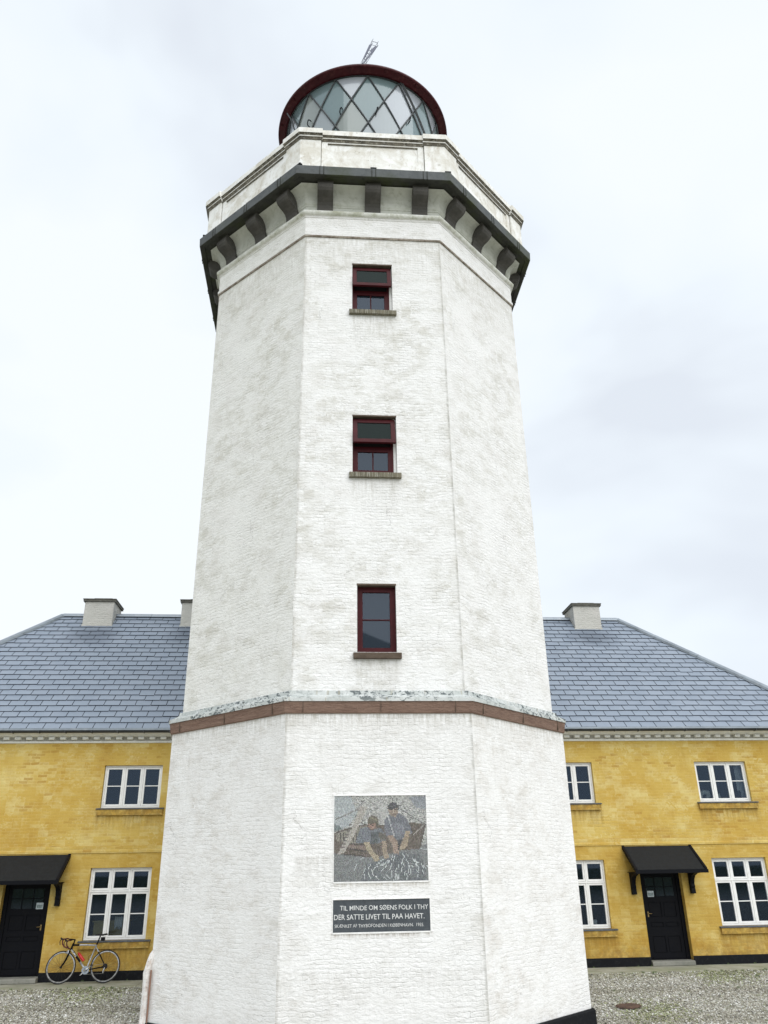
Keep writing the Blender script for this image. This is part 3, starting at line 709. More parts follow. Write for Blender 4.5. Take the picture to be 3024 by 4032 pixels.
for row in range(-1, 2*rows_-1):
    for i in range(NB):
        zc = ZT - dz*(row+1) ; ac = off + i*step_a + (step_a/2 if row % 2 else 0)
        if zc-dz < 14.38: continue
        g_ = random.choice([(.24,.33,.345),(.29,.38,.39),(.46,.51,.54),(.42,.43,.37),(.58,.62,.68),(.36,.40,.38)])
        tilt = random.uniform(-.012,.012)
        def pt(da, z): return cylp(ac+da, z, LR - .004 + tilt*da*3)
        top = min(zc+dz, ZT); n = 4; cols = []
        for j in range(-n, n):
            d0, d1 = step_a/2*j/n, step_a/2*(j+1)/n
            f0, f1 = 1-abs(j)/n, 1-abs(j+1)/n
            zt0, zt1 = min(zc+dz*f0, ZT), min(zc+dz*f1, ZT); zb0, zb1 = zc-dz*f0, zc-dz*f1
            if zt0-zb0 < 1e-4 and zt1-zb1 < 1e-4: continue
            mb.quad(pt(d0,zb0),pt(d1,zb1),pt(d1,zt1),pt(d0,zt0), col=g_)
mb.build('panes', M['lantern_pane'], lan)
mb = MB()
mb.lathe([(LR-.14,17.22),(LR-.16,17.22),(LR-.16,17.50),(LR-.03,17.56)], 96); mb.lathe([(0.001,17.66),(LR-.05,17.60)], 96)
for i in range(32):
    a = 2*P*i/32; mb.M = Matrix.Rotation(a, 4, 'Z'); mb.box(LR-.17, LR-.12, -.03, .03, 17.19, 17.24)
mb.M = Matrix(); mb.build('inner_ring', M['bars'], lan)
mb = MB(); mb.lathe([(.001,14.42),(LR-.06,14.42)], 48); mb.build('lantern_floor', M['bars'], lan)
mb = MB(); mb.lathe([(.35,14.42),(.40,15.0),(.82,15.4),(.95,16.1),(.82,16.8),(.4,17.2),(.1,17.5)], 32); mb.build('lens', M['ceramic'], lan, smooth=True)
# roof: soffit, drip rim, low dome
mb = MB()
mb.lathe([(LR-.01,17.545),(LR+.06,17.535),(2.0,17.585),(2.012,17.578),(2.026,17.60),(2.022,17.64),(1.99,17.66),(1.9,17.70),(1.5,17.93),(1.0,18.13),(.5,18.28),(.28,18.33),(.24,18.36),(.24,18.62),(.32,18.66),(.3,18.78),(.15,18.9),(.0,18.93)], 128)
for i in range(16):
    a = off + (i+.5)*step_a
    mb.M = Matrix.Rotation(a, 4, 'Z'); mb.box(LR+.06, 1.985, -.012, .012, 17.553, 17.582)
mb.M = Matrix()
mb.build('lantern_roof', M['roofred'], lan, recalc=False)
# grab handles on the bars and two boarding rails
h0 = None
for (adeg, z) in ((-128.6,16.53),(-103.7,16.47),(-79.5,16.45),(-55.5,16.5),(-152,16.5)):
    a = rad(adeg)-TT
    if h0 is None:
        mb = MB(); mb.tube([(0,-.0,-.085),(.0,-.06,-.075),(.006,-.075,-.03),(.02,-.075,.04),(.03,-.06,.07),(.035,0,.08)], .0125, 6)
        h0 = mb.build('grab_handle', M['black'], lan); o = h0
    else: o = h0.copy(); COL.objects.link(o); o.parent = lan
    o.matrix_local = Matrix.Translation(Vector(cylp(a, z))*S) @ Matrix.Rotation(a+P/2, 4, 'Z')
for nm, a0d, a1d in (('ladder_rail',-61.5,-42.9),):
    mb = MB()
    for dd in (0,1.6):
        mb.tube([cylp(rad(a0d+dd)-TT+rad((a1d-a0d))*q/8, ZT-.0-(1.05)*q/8*1.02, LR+.05) for q in range(13)], .015, 6)
    mb.build(nm, M['bars'], lan)
mb = MB(); mb.tube([cylp(rad(-150)-TT, 17.42, LR+.16), cylp(rad(-147)-TT, 17.15, LR+.09), cylp(rad(-146)-TT, 16.85, LR+.02)], .016, 6); mb.build('bracket_rod', M['bars'], lan)

# lattice antenna leaning over the lantern roof
am = TM @ Matrix.Translation((0,0,18.9*S))
ant = empty('lattice_antenna', am); tag(ant, 'small slanting lattice antenna on top of the lighthouse lantern roof', 'antenna')
mb = MB(); mb.tube([(0,0,0),(-.0,0,1.50)], [.035,.022], 8); mb.build('mast', M['antenna'], ant)
mb = MB()
ax = Vector((.36,0,.95)).normalized(); sd = Vector((.95,0,-.36)).normalized(); nn = Vector((0,1,0)); B0 = Vector((-.01,0,1.42))
def q_(l, s_, d): return tuple(B0 + ax*l + sd*s_ + nn*d)
for d in (-.05,.05):
    mb.tube([q_(0,-.035,d), q_(.45,-.06,d), q_(1.02,-.075,d)], .006, 5); mb.tube([q_(0,.04,d), q_(.45,.055,d), q_(.98,.085,d)], .006, 5)
for l in (.18,.42,.56,.92):
    w = .04+.045*l
    mb.tube([q_(l,-w,-.05), q_(l,w,-.05)], .006, 5); mb.tube([q_(l,-w,.05), q_(l,w,.05)], .005, 5); mb.tube([q_(l,-w,-.05), q_(l,-w,.05)], .005, 5); mb.tube([q_(l,w,-.05), q_(l,w,.05)], .005, 5)
mb.tube([q_(.05,0,0), q_(.75,0,0)], .006, 5)
mb.build('lattice_frame', M['antenna'], ant)
mb = MB()
def plate(pts, t=.006):
    n = len(pts); mb.add([q_(l,s_,-.052-t) for l,s_ in pts]+[q_(l,s_,-.052+t) for l,s_ in pts], [list(range(n)),list(range(n,2*n))[::-1]]+[[i,(i+1)%n,n+(i+1)%n,n+i] for i in range(n)])
plate([(.08,.025),(.08,.05),(.62,.11),(.80,.135),(.74,.06),(.55,.02),(.50,.05)]); plate([(.14,-.045),(.75,-.085),(.80,-.03),(.60,-.03),(.2,-.02)])
mb.build('reflector_plate', M['antenna'], ant, recalc=True)

# cable cover running up the left arris of the lower stage
mb = MB(); Rv_ = (AP_H+.0)/K
def cor(z, o_, tdeg=0):
    a = rad(-90-67.5+tdeg); r = Rv_+o_; return (r*math.cos(a), r*math.sin(a), z)
zz = [-.22,-.1,.1,.28,.36,.42,.5,.58,.66]; rr = [.052,.05,.05,.052,.056,.05,.046,.036,.012]; oo = [.045,.045,.043,.045,.047,.035,.02,.0,-.03]
mb.tube([cor(z, o_) for z, o_ in zip(zz, oo)], rr, 12)
mb.build('cable_cover', M['cover'], tower, smooth=True)
mb = MB(); mb.tube([cor(z, .012, 1.15) for z in (-.21,0,.2,.4)], .012, 6); mb.build('cable', plain('rusty_cable', (.30,.17,.12,1), .8), tower)

# ------------------------------------------------------------------ MOSAIC and PLAQUE
mw, mh = 1.176, .998
mosaic = empty('mosaic_panel', TM @ Matrix.Translation((-.003*S, -AP_H*S, 1.457*S)))
tag(mosaic, 'square stone mosaic of two fishermen hauling a net beside their boat', 'mosaic')
mb = MB(); mb.box(-mw/2, mw/2, -.0015, .02, 0, mh); mb.build('grout_bed', plain('grout', (.10,.10,.10,1), .9), mosaic)
def inp(x, y, poly):
    c = False; n = len(poly)
    for i in range(n):
        x1,y1 = poly[i]; x2,y2 = poly[i-1]
        if (y1 > y) != (y2 > y) and x < (x2-x1)*(y-y1)/(y2-y1)+x1: c = not c
    return c
def seg(x, y, a, b, w):
    dx,dy = b[0]-a[0], b[1]-a[1]; t = max(0,min(1,((x-a[0])*dx+(y-a[1])*dy)/(dx*dx+dy*dy))); return math.hypot(x-a[0]-t*dx, y-a[1]-t*dy) < w
def sr(r,g,b): return srgb(r,g,b)[:3]
SH = []
def pg(col, *pts, j=.06): SH.append(('p', col, pts, j))
def ln(col, w, *pts, j=.05): SH.append(('l', col, pts, j, w))
def el(col, cx, cy, rx, ry, j=.06): SH.append(('e', col, (cx,cy,rx,ry), j))
pg((.64,.68,.69),(215,100),(430,100),(520,330),(400,520),(215,560))
pg((.52,.55,.58),(1190,130),(1440,110),(1440,300),(1300,270))
ln((.50,.50,.48),7,(240,420),(560,270)); ln((.42,.43,.42),5,(1040,260),(1380,480))
pg((.40,.46,.46),(215,460),(330,540),(215,590))
pg((.44,.46,.46),(215,830),(700,830),(1440,760),(1440,1235),(215,1235))
pg((.37,.32,.27),(215,605),(330,550),(640,490),(800,500),(1215,468),(1415,492),(1340,810),(1100,835),(860,900),(700,925),(420,890),(215,860))
pg((.52,.50,.43),(240,610),(420,545),(640,500),(640,735),(400,735),(260,700))
ln((.30,.27,.23),6,(250,590),(640,488)); ln((.25,.22,.20),7,(380,738),(640,768)); ln((.24,.21,.19),7,(340,790),(620,840)); ln((.24,.21,.19),6,(360,875),(620,905))
pg((.50,.41,.36),(400,748),(640,772),(640,825),(360,790)); ln((.62,.6,.55),5,(1240,640),(1400,500)); ln((.30,.26,.22),6,(1220,490),(1240,640)); ln((.30,.26,.22),7,(1410,495),(1330,800))
for x in (300,345,470,510): ln((.28,.26,.23),5,(x,600),(x+8,720))
pg((.66,.63,.58),(560,250),(660,250),(520,560),(350,860),(268,885),(330,740),(450,540))
for i in range(8): ln((.36,.33,.32),6,(320+i*14,780-i*42),(352+i*14,788-i*42))
pg((.70,.70,.68),(770,160),(900,240),(930,480),(850,500),(820,380))
# right man
pg((.39,.41,.45),(930,365),(1080,345),(1160,410),(1210,500),(1235,600),(1200,650),(1130,640),(1120,700),(1060,720),(1010,690),(900,640),(870,560),(880,430))
pg((.45,.47,.51),(1000,480),(1120,470),(1130,620),(1040,660)); el((.27,.27,.28),995,270,76,72); pg((.58,.50,.42),(930,290),(1060,275),(1055,345),(1015,400),(975,380),(940,340))
ln((.28,.25,.23),5,(945,296),(985,300)); ln((.28,.25,.23),5,(1015,296),(1050,292)); ln((.40,.30,.26),5,(990,362),(1028,360)); ln((.74,.66,.56),4,(998,290),(1002,340))
pg((.24,.24,.25),(1030,690),(1130,690),(1090,800),(1050,830))
pg((.62,.51,.42),(910,640),(990,635),(1045,750),(1055,880),(985,875),(975,780)); pg((.64,.55,.42),(1150,580),(1215,580),(1200,650),(1160,790),(1085,835),(1065,800),(1115,690))
ln((.72,.73,.73),5,(900,300),(1000,640))
# left man
pg((.40,.43,.47),(560,540),(660,520),(700,570),(830,530),(880,620),(895,700),(800,735),(690,745),(500,730),(520,640))
pg((.28,.31,.32),(690,600),(800,590),(790,745),(700,745)); pg((.36,.34,.30),(800,590),(880,620),(890,700),(810,700))
el((.37,.34,.27),730,450,72,82); pg((.60,.44,.36),(662,480),(765,470),(760,535),(705,560),(662,520)); ln((.3,.22,.18),5,(690,490),(725,500)); ln((.52,.5,.36),6,(690,400),(780,430))
pg((.66,.59,.45),(605,720),(672,715),(725,850),(800,910),(815,985),(745,995),(705,905),(640,820)); pg((.62,.53,.42),(838,705),(890,705),(905,850),(938,940),(880,965),(848,880))
# net and fish
pg((.34,.37,.39),(640,1000),(900,940),(1100,860),(1330,900),(1400,1100),(1380,1235),(560,1235))
for i in range(9): ln((.44,.47,.47),3,(760+i*18,1010),(880+i*30,1230)); ln((.44,.47,.47),3,(1180+i*5,900+i*34),(1320,930+i*32))
rf = random.Random(5)
FI = [((515,1010),(480,1075)),((690,1010),(665,1060)),((620,1065),(600,1110)),((705,1080),(725,1145)),((665,1120),(690,1190)),((755,1155),(795,1205)),((850,1165),(900,1205)),((890,1140),(935,1190)),((975,900),(955,960)),((1005,900),(985,970)),
 ((1100,880),(1130,920)),((1145,870),(1185,920)),((1110,930),(1085,1010)),((1145,950),(1180,1005)),((1220,930),(1260,980)),((1185,1035),(1180,1120)),((1135,1100),(1120,1150)),((1210,1100),(1190,1150)),((1160,1160),(1155,1210)),((1025,1140),(1010,1200)),
 ((1300,1040),(1300,1100)),((1340,1000),(1365,1060)),((1350,1080),(1372,1135)),((1095,1050),(1085,1110)),((1300,1130),(1285,1180)),((955,1090),(965,1180)),((1260,950),(1285,1010)),((610,1130),(608,1200)),((560,940),(600,925)),((1345,815),(1430,830))]
rq = random.Random(11)
for _ in range(34):
    a0_ = rq.uniform(-1.15,1.15); r0_ = rq.uniform(120,360); x_ = 1040+r0_*1.15*math.sin(a0_); z_ = 880+r0_*math.cos(a0_)
    if z_ < 1215: FI.append(((x_,z_),(x_+44*math.sin(a0_),z_+44*math.cos(a0_))))
for a_, b_ in FI: ln((.72,.76,.76),4,a_,b_)
mb = MB(); NX, NZ = 94, 80; tw, th = mw/NX, mh/NZ
for i in range(NX):
    for j in range(NZ):
        px = 222 + (i+.5)/NX*1205; py = 105 + (j+.5)/NZ*1120; jx, jy = random.uniform(-4,4), random.uniform(-4,4)
        base = (.62,.63,.61) if random.random() < .6 else (.74,.74,.71); 
        if random.random() < .08: base = (.40,.39,.38)
        jt = .11
        for s_ in SH:
            if s_[0] == 'p' and inp(px+jx, py+jy, s_[2]): base, jt = s_[1], s_[3]+.02
            elif s_[0] == 'l' and seg(px, py, s_[2][0], s_[2][1], s_[4]+2): base, jt = s_[1], s_[3]+.02
            elif s_[0] == 'e' and ((px+jx-s_[2][0])/s_[2][2])**2+((py+jy-s_[2][1])/s_[2][3])**2 < 1: base, jt = s_[1], s_[3]+.02
        k_ = random.uniform(-jt, jt); g_ = sum(base)/3; c = sr(*[min(1,max(0,(v_*.70+g_*.30)*.86+.145+k_+random.uniform(-.012,.012))) for v_ in base])
        x = -mw/2 + (i+.5)*tw + random.uniform(-1,1)*tw*.06; z = mh - (j+.5)*th + random.uniform(-1,1)*th*.06
        w2, h2 = tw*random.uniform(.40,.47), th*random.uniform(.40,.47); y = -.0035-random.uniform(0,.0012)
        mb.quad((x-w2,y,z-h2),(x+w2,y+random.uniform(-.0005,.0005),z-h2),(x+w2,y,z+h2),(x-w2,y,z+h2), col=c)
mb.build('tesserae', M['tess'], mosaic)
mb = MB(); e_ = .012
mb.box(-mw/2-e_,-mw/2,-.010,.01,-e_,mh+e_); mb.box(mw/2,mw/2+e_,-.010,.01,-e_,mh+e_); mb.box(-mw/2,mw/2,-.010,.01,-e_*1.6,0); mb.box(-mw/2,mw/2,-.014,.01,mh,mh+e_)
mb.build('plaster_edge', M['white_low_side'], mosaic, bevel=.003)

pw, ph = 1.184, .352
plaque = empty('memorial_plaque', TM @ Matrix.Translation((-.003*S, -AP_H*S, .904*S)))
tag(plaque, 'dark slate plaque with three lines of white capital lettering below the mosaic', 'plaque')
mb = MB(); mb.box(-pw/2, pw/2, -.004, .02, 0, ph); mb.build('slate_tablet', M['plaque'], plaque)
mb = MB(); mb.box(-pw/2-e_,-pw/2,-.010,.01,-e_,ph+e_); mb.box(pw/2,pw/2+e_,-.010,.01,-e_,ph+e_); mb.box(-pw/2,pw/2,-.010,.01,-e_*1.6,0); mb.box(-pw/2,pw/2,-.014,.01,ph,ph+e_)
mb.build('plaster_edge', M['white_low_side'], plaque, bevel=.003)
def text(txt, x0, x1, zb, height, y, parent, mat, name='lettering', off=.0, th=.002, jit=.0):
    cu = bpy.data.curves.new(name, 'FONT'); cu.body = txt; cu.size = 1; cu.offset = off; cu.extrude = .01; cu.resolution_u = 3
    t_ = bpy.data.objects.new(name, cu); COL.objects.link(t_)
    dg = bpy.context.evaluated_depsgraph_get(); me = bpy.data.meshes.new_from_object(t_.evaluated_get(dg))
    bpy.data.objects.remove(t_); bpy.data.curves.remove(cu)
    co = np.empty(len(me.vertices)*3); me.vertices.foreach_get('co', co); co = co.reshape(-1,3)
    mnx, mxx = co[:,0].min(), co[:,0].max(); mxy = .72
    o3 = np.empty_like(co); sx = (x1-x0)/(mxx-mnx)
    o3[:,0] = (x0 + (co[:,0]-mnx)*sx)*S; o3[:,2] = (zb + co[:,1]*height/mxy)*S; o3[:,1] = (y - th*(co[:,2] > 0))*S
    if jit: o3[:,2] += np.sin(o3[:,0]*23)*jit*S
    me.vertices.foreach_set('co', o3.reshape(-1)); me.update(); me.materials.clear(); me.materials.append(mat)
    o = bpy.data.objects.new(name, me); COL.objects.link(o); o.parent = parent; return o
L_ = lambda px: -pw/2 + (px-207)/1262*pw
text('TIL MINDE OM SØENS FOLK I THY', L_(297), L_(1448), .238, .052, -.0045, plaque, M['lettering'], off=.004, jit=.0022)
text('DER SATTE LIVET TIL PAA HAVET.', L_(222), L_(1395), .137, .058, -.0045, plaque, M['lettering'], off=.004, jit=.002)
text('SKÆNKET AF THYBOFONDEN I KØBENHAVN.  1955.', L_(230), L_(1385), .052, .037, -.0045, plaque, M['lettering'], off=-.004, jit=.0015)

# ------------------------------------------------------------------ KEEPERS' HOUSE
house = empty('keepers_house', HM)
tag(house, 'long yellow two storey house with hipped slate roof standing behind the lighthouse', 'house')
D = 2.8; ZR = 6.985; SL, SR = -7.17, 5.84; EO = .30; ZE = 3.965; rise = (ZR-ZE)/(D+EO)
XL, XR = SL-D, SR+D
UW = [(-5.12,-4.094),(2.832,3.854),(5.853,6.867)]; LW = [(-5.147,-4.116),(2.85,3.873),(5.875,6.901)]
UZ = (2.650,3.371); LZ = (.583,1.683)
DR = [(-6.55,-5.771),(4.498,5.262)]; DZ = (.078,1.47)
DEP = .055; DDEP = .13
mb = MB()
panel(mb, XL, XR, .12, 3.78, [(a,b)+UZ for a,b in UW]+[(a,b)+LZ for a,b in LW], depth=DEP+.06)
# cut the doors: rebuild with door holes
mb = MB()
holes = [(a,b)+UZ for a,b in UW]+[(a,b)+LZ for a,b in LW]
panel(mb, XL, XR, 1.47, 3.78, [h for h in holes if h[2] > 1.5], depth=DEP+.06)
panel(mb, XL, XR, 1.47, 1.4701, [], depth=0)
low = [h for h in holes if h[2] < 1.5]
lowh = [(h[0],h[1],h[2],1.47) for h in low] + [(a,b,.02,1.4699) for a,b in DR]
mbx = MB(); panel(mbx, XL, XR, .02, 1.47, lowh, depth=0)
mby = MB(); panel(mby, XL, XR, 1.47, 1.80, [(h[0],h[1],1.47,h[3]) for h in low], depth=0)
mb = MB(); panel(mb, XL, XR, 1.80, 3.78, [h for h in holes if h[2] > 1.8], depth=DEP+.06)
for q in (mbx, mby):
    o = len(mb.v); keep = [i for i, f in enumerate(q.f) if (q.v[f[0]]-q.v[f[2]]).length > 1e-4 and abs((q.v[f[0]].y)-(q.v[f[2]].y)) < 1e-6 and len({round(q.v[j].z,5) for j in f}) == 2]
    mb.v += q.v
    for i in keep: mb.f.append([j+o for j in q.f[i]]); mb.uv.append(q.uv[i]); mb.mi.append(0); mb.col.append(None)
def reveal(a,b,c,d,y1):
    mb.quad((a,0,c),(a,0,d),(a,y1,d),(a,y1,c)); mb.quad((b,0,d),(b,0,c),(b,y1,c),(b,y1,d)); mb.quad((a,0,d),(b,0,d),(b,y1,d),(a,y1,d)); mb.quad((b,0,c),(a,0,c),(a,y1,c),(b,y1,c))
for h in low: reveal(*h, DEP+.06)
for a,b in DR: mb.quad((a,0,.02),(a,0,1.47),(a,DDEP+.03,1.47),(a,DDEP+.03,.02)); mb.quad((b,0,1.47),(b,0,.02),(b,DDEP+.03,.02),(b,DDEP+.03,1.47)); mb.quad((a,0,1.47),(b,0,1.47),(b,DDEP+.03,1.47),(a,DDEP+.03,1.47))
DD = 2*D
mb.quad((XL,DD,.02),(XL,0,.02),(XL,0,3.78),(XL,DD,3.78)); mb.quad((XR,0,.02),(XR,DD,.02),(XR,DD,3.78),(XR,0,3.78)); mb.quad((XR,DD,.02),(XL,DD,.02),(XL,DD,3.78),(XR,DD,3.78))
mb.build('wall', M['yellow'], house)
# storey band
mb = MB(); mb.prism([(.005,1.915),(-.016,1.918),(-.016,1.955),(-.010,1.965),(-.010,2.03),(.005,2.036)], 'x', XL, XR); mb.build('storey_band', M['yellow'], house, recalc=True)
mb = MB()
xs = [XL-.01]+[v for ab in DR for v in ab]+[XR+.01]
for a,b in zip(xs[::2], xs[1::2]): mb.prism([(.01,-.1),(-.012,-.1),(-.012,.125),(-.004,.135),(.01,.135)], 'x', a, b)
mb.build('plinth', M['bitumen'], house, recalc=True)
# dark rooms behind the panes
mb = MB()
mb.quad((XL+.1,1.6,.05),(XR-.1,1.6,.05),(XR-.1,1.6,3.7),(XL+.1,1.6,3.7)); mb.quad((XL+.1,.14,.3),(XR-.1,.14,.3),(XR-.1,1.6,.3),(XL+.1,1.6,.3)); mb.quad((XL+.1,.14,3.6),(XR-.1,.14,3.6),(XR-.1,1.6,3.6),(XL+.1,1.6,3.6)); mb.quad((XL+.1,.14,2.2),(XR-.1,.14,2.2),(XR-.1,1.6,2.2),(XL+.1,1.6,2.2))
for x in (-5.9,-3.9,2.5,4.4,5.5,7.2): mb.quad((x,.13,.3),(x,1.6,.3),(x,1.6,3.6),(x,.13,3.6))
mb.build('interior', M['room'], house)
# windows
def house_window(w, h, transom, bars):
    mb = MB(); y0, y1 = DEP, DEP+.06; t = .027
    sash(mb, -w/2+.002, w/2-.002, .002, h-.002, t, y0, y1)
    lw = (w-2*t-.004)/3
    mp_ = [-w/2+t+.002+lw, -w/2+t+.002+2*lw]
    for x in mp_: mb.box(x-.013, x+.013, y0+.001, y1-.004, t+.002, h-t-.002)
    if transom: mb.box(-w/2+t+.002, w/2-t-.002, y0-.003, y1-.003, transom-.014, transom+.014)
    o = mb.build('window', M['white_paint'], house, bevel=.002)
    ms = MB(); mg = MB(); mhg = MB()
    xe = [-w/2+t+.002] + mp_ + [w/2-t-.002]
    zs = [(t+.002, (transom-.014) if transom else h-t-.002, True)] + ([(transom+.014, h-t-.002, False)] if transom else [])
    for i in range(3):
        a = xe[i] + (.013 if i else 0)+.003; b = xe[i+1] - (.013 if i < 2 else 0)-.003
        for z0, z1, bar in zs:
            sash(ms, a, b, z0+.003, z1-.003, .031, y0+.007, y1-.012)
            if bar: zm = z0+(z1-z0)*.515; ms.box(a+.031, b-.031, y0+.012, y1-.02, zm-.0075, zm+.0075)
            mg.box(a+.028, b-.028, y0+.028, y0+.031, z0+.03, z1-.03)
            for zh in (z0+.10, z1-.10): ms.box((a if i != 1 else b)-.006, (a if i != 1 else b)+.006, y0-.004, y0+.01, zh-.02, zh+.02)
            for xh in (a+.02, b-.07): ms.box(xh, xh+.05, y0+.003, y0+.008, z0+.009, z0+.018)
    ms.build('sash', M['white_paint'], o, bevel=.0015); mg.build('pane', M['pane'], o)
    mb = MB(); mb.prism([(-.058,-.028),(-.058,-.014),(.0,-.002),(DEP,.004),(DEP,-.02),(.0,-.028)], 'x', -w/2-.06, w/2+.09)
    mb.build('sill', M['slate_sill'], o, recalc=True)
    mb = MB(); mb.box(-w/2-.045, w/2+.075, -.045, .02, -.125, -.029); mb.build('sill_apron', M['yellow'], o, bevel=.004)
    return o
wu = house_window(1.022, UZ[1]-UZ[0], None, 1); wlw = house_window(1.028, LZ[1]-LZ[0], .735, 1)
for proto, spots, z in ((wu, UW, UZ[0]), (wlw, LW, LZ[0])):
    for i, (a,b) in enumerate(spots):
        o = proto if i == 0 else copy_tree(proto)
        o.matrix_local = Matrix.Translation(((a+b)/2*S, 0, z*S))
# doors
def door(a, b):
    w = b-a; h = DZ[1]-DZ[0]; y0 = DDEP
    mb = MB(); mb.box(-w/2+.002,-w/2+.07,y0-.02,y0+.03,0,h); mb.box(w/2-.07,w/2-.002,y0-.02,y0+.03,0,h); mb.box(-w/2+.07,w/2-.07,y0-.02,y0+.03,h-.05,h)
    L0, L1 = -w/2+.073, w/2-.073; yl = y0
    H_ = [(L0+.06,-.02,.10,.36),(.02,L1-.06,.10,.36),(L0+.06,-.02,.50,.58),(.02,L1-.06,.50,.58),(L0+.06,-.02,.66,.90),(.02,L1-.06,.66,.90)]
    pl = MB(); pl.M = Matrix.Translation((0,yl,0)); panel(pl, L0, L1, .0, h-.05, H_+[(L0+.05,L1-.05,.99,1.30)], depth=.016)
    mb.add(pl.v, pl.f)
    for q in H_: mb.box(q[0]+.012,q[1]-.012,yl+.006,yl+.02,q[2]+.012,q[3]-.012)
    mb.box(L0,L1,yl+.014,yl+.03,0,h-.05)
    for i in (1,2): x = L0+.05+(L1-L0-.1)*i/3; mb.box(x-.008,x+.008,yl+.001,yl+.014,.99,1.30)
    mb.box(L0+.05,L1-.05,yl+.002,yl+.014,1.14,1.155)
    mb.box(L0+.02,L1-.02,yl-.018,yl,.02,.045); mb.box(L0+.01,L1-.01,yl-.028,yl,.0,.016)
    o = mb.build('door', M['black'], house, bevel=.0015); o.matrix_local = Matrix.Translation(((a+b)/2*S,0,DZ[0]*S))
    mb = MB(); mb.box(L0+.053,L1-.053,yl+.009,yl+.012,.993,1.297); mb.build('door_glass', M['pane_red'], o)
    return o, L0, L1, yl
dr = None
for i, (a,b) in enumerate(DR):
    o, L0, L1, yl = door(a,b)
    hx = (L1-.035) if i == 0 else (L0+.035); sg = -1 if i == 0 else 1
    mb = MB(); mb.box(hx-.011, hx+.011, yl-.004, yl+.001, .665, .75); mb.tube([(hx,yl,.72),(hx,yl-.03,.72),(hx+sg*.06,yl-.032,.716)], .006, 6); mb.build('handle', M['brass'], o)
    nx0 = (L1-.155) if i == 0 else (L0+.075)
    mb = MB(); mb.box(nx0-.005, nx0+.11, yl-.004, yl-.001, .985, 1.082); nb = mb.build('notice', M['paper'], o)
    mb = MB(); mb.box(nx0+.006, nx0+.099, yl-.006, yl-.0045, 1.0, 1.05); mb.build('notice_picture', plain('notice_print', (.33,.42,.44,1), .7, nz=.3, sc=30), o)
# steps
for i, (a,b) in enumerate(DR):
    mb = MB(); mb.prism([(.14,0.0),(-.065 if i else -.14,0.0),(-.065 if i else -.14,.055),(-.055 if i else -.13,.068),(.14,.076)], 'x', a-.0+(.002), b-.002+(.008 if i == 0 else 0))
    o = mb.build('door_step', M['step'], house, recalc=True, bevel=.006)
# canopies
def canopy(cx):
    w = .648; mb = MB(); o_ = .52; zt = 1.90; zf = 1.492
    mb.prism([(.0,zt-.03),(0,zt),(-o_,zf+.02),(-o_,zf-.02)], 'x', -w+.03, w-.03)
    c = mb.build('canopy', M['felt'], house, recalc=True); c.matrix_local = Matrix.Translation((cx*S,0,0))
    mb = MB()
    for sg in (-1,1):
        a, b = sorted((sg*w, sg*(w-.04))); mb.prism([(0,zt-.05),(0,zt+.02),(-o_-.012,zf+.038),(-o_-.012,zf-.04)], 'x', a, b)
    mb.box(-w-.004, w+.004, -o_-.035, -o_-.013, zf-.042, zf+.014); mb.box(-w+.045, w-.045, -o_+.02, -.001, zf-.028, zf-.018)
    mb.build('edge_board', M['black'], c, recalc=True)
    b0 = None
    for sg in (-1,1):
        mb = MB(); mb.prism([(0,1.108),(-.085,1.112),(-.080,1.17),(-.074,1.20),(-.085,1.225),(-.075,1.27),(-.10,1.34),(-.16,1.40),(-.28,1.44),(-.47,1.455),(-.47,1.472),(0,1.472)], 'x', -.038, .038)
        k = mb.build('canopy_bracket', M['black'], c, recalc=True, bevel=.004); k.matrix_local = Matrix.Translation((sg*.54*S,0,0))
for cx in (-6.157, 4.878): canopy(cx)
# cornice with dentils, gutter
mb = MB()
mb.prism([(.01,3.758),(-.028,3.762),(-.032,3.79),(-.024,3.80),(-.024,3.862),(-.115,3.872),(-.125,3.885),(-.145,3.90),(-.205,3.935),(-.215,3.95),(.01,3.96)], 'x', XL-.02, XR+.02)
x = XL+.06
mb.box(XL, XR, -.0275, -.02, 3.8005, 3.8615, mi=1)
while x < XR-.05: mb.box(x, x+.098, -.098, -.02, 3.815, 3.8635); x += .198
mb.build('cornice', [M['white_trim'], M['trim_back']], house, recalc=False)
mb = MB()
prof = [(-.205+0*math.cos(0),3.905)]
gp_ = [(-.252+.048*math.cos(t), 3.952+.048*math.sin(t)) for t in [rad(180+18*i) for i in range(11)]]
mb.prism(gp_+[(-.21,3.952)], 'x', XL-.3, XR+.3)
x = XL
while x < XR: mb.box(x, x+.015, -.306, -.20, 3.902, 3.955); x += .46
mb.build('gutter', M['gutter'], house, recalc=True)
# roof planes
mb = MB(); e = .015
A_ = [(XL-EO,-EO,ZE-e),(XR+EO,-EO,ZE-e),(XR+EO,DD+EO,ZE-e),(XL-EO,DD+EO,ZE-e),(SL,D,ZR-e),(SR,D,ZR-e)]
mb.add(A_, [[0,1,5,4],[1,2,5],[2,3,4,5],[3,0,4],[0,3,2,1]])
mb.build('roof', M['gutter'], house)
roof = [o for o in bpy.data.objects if o.name == 'roof'][0]
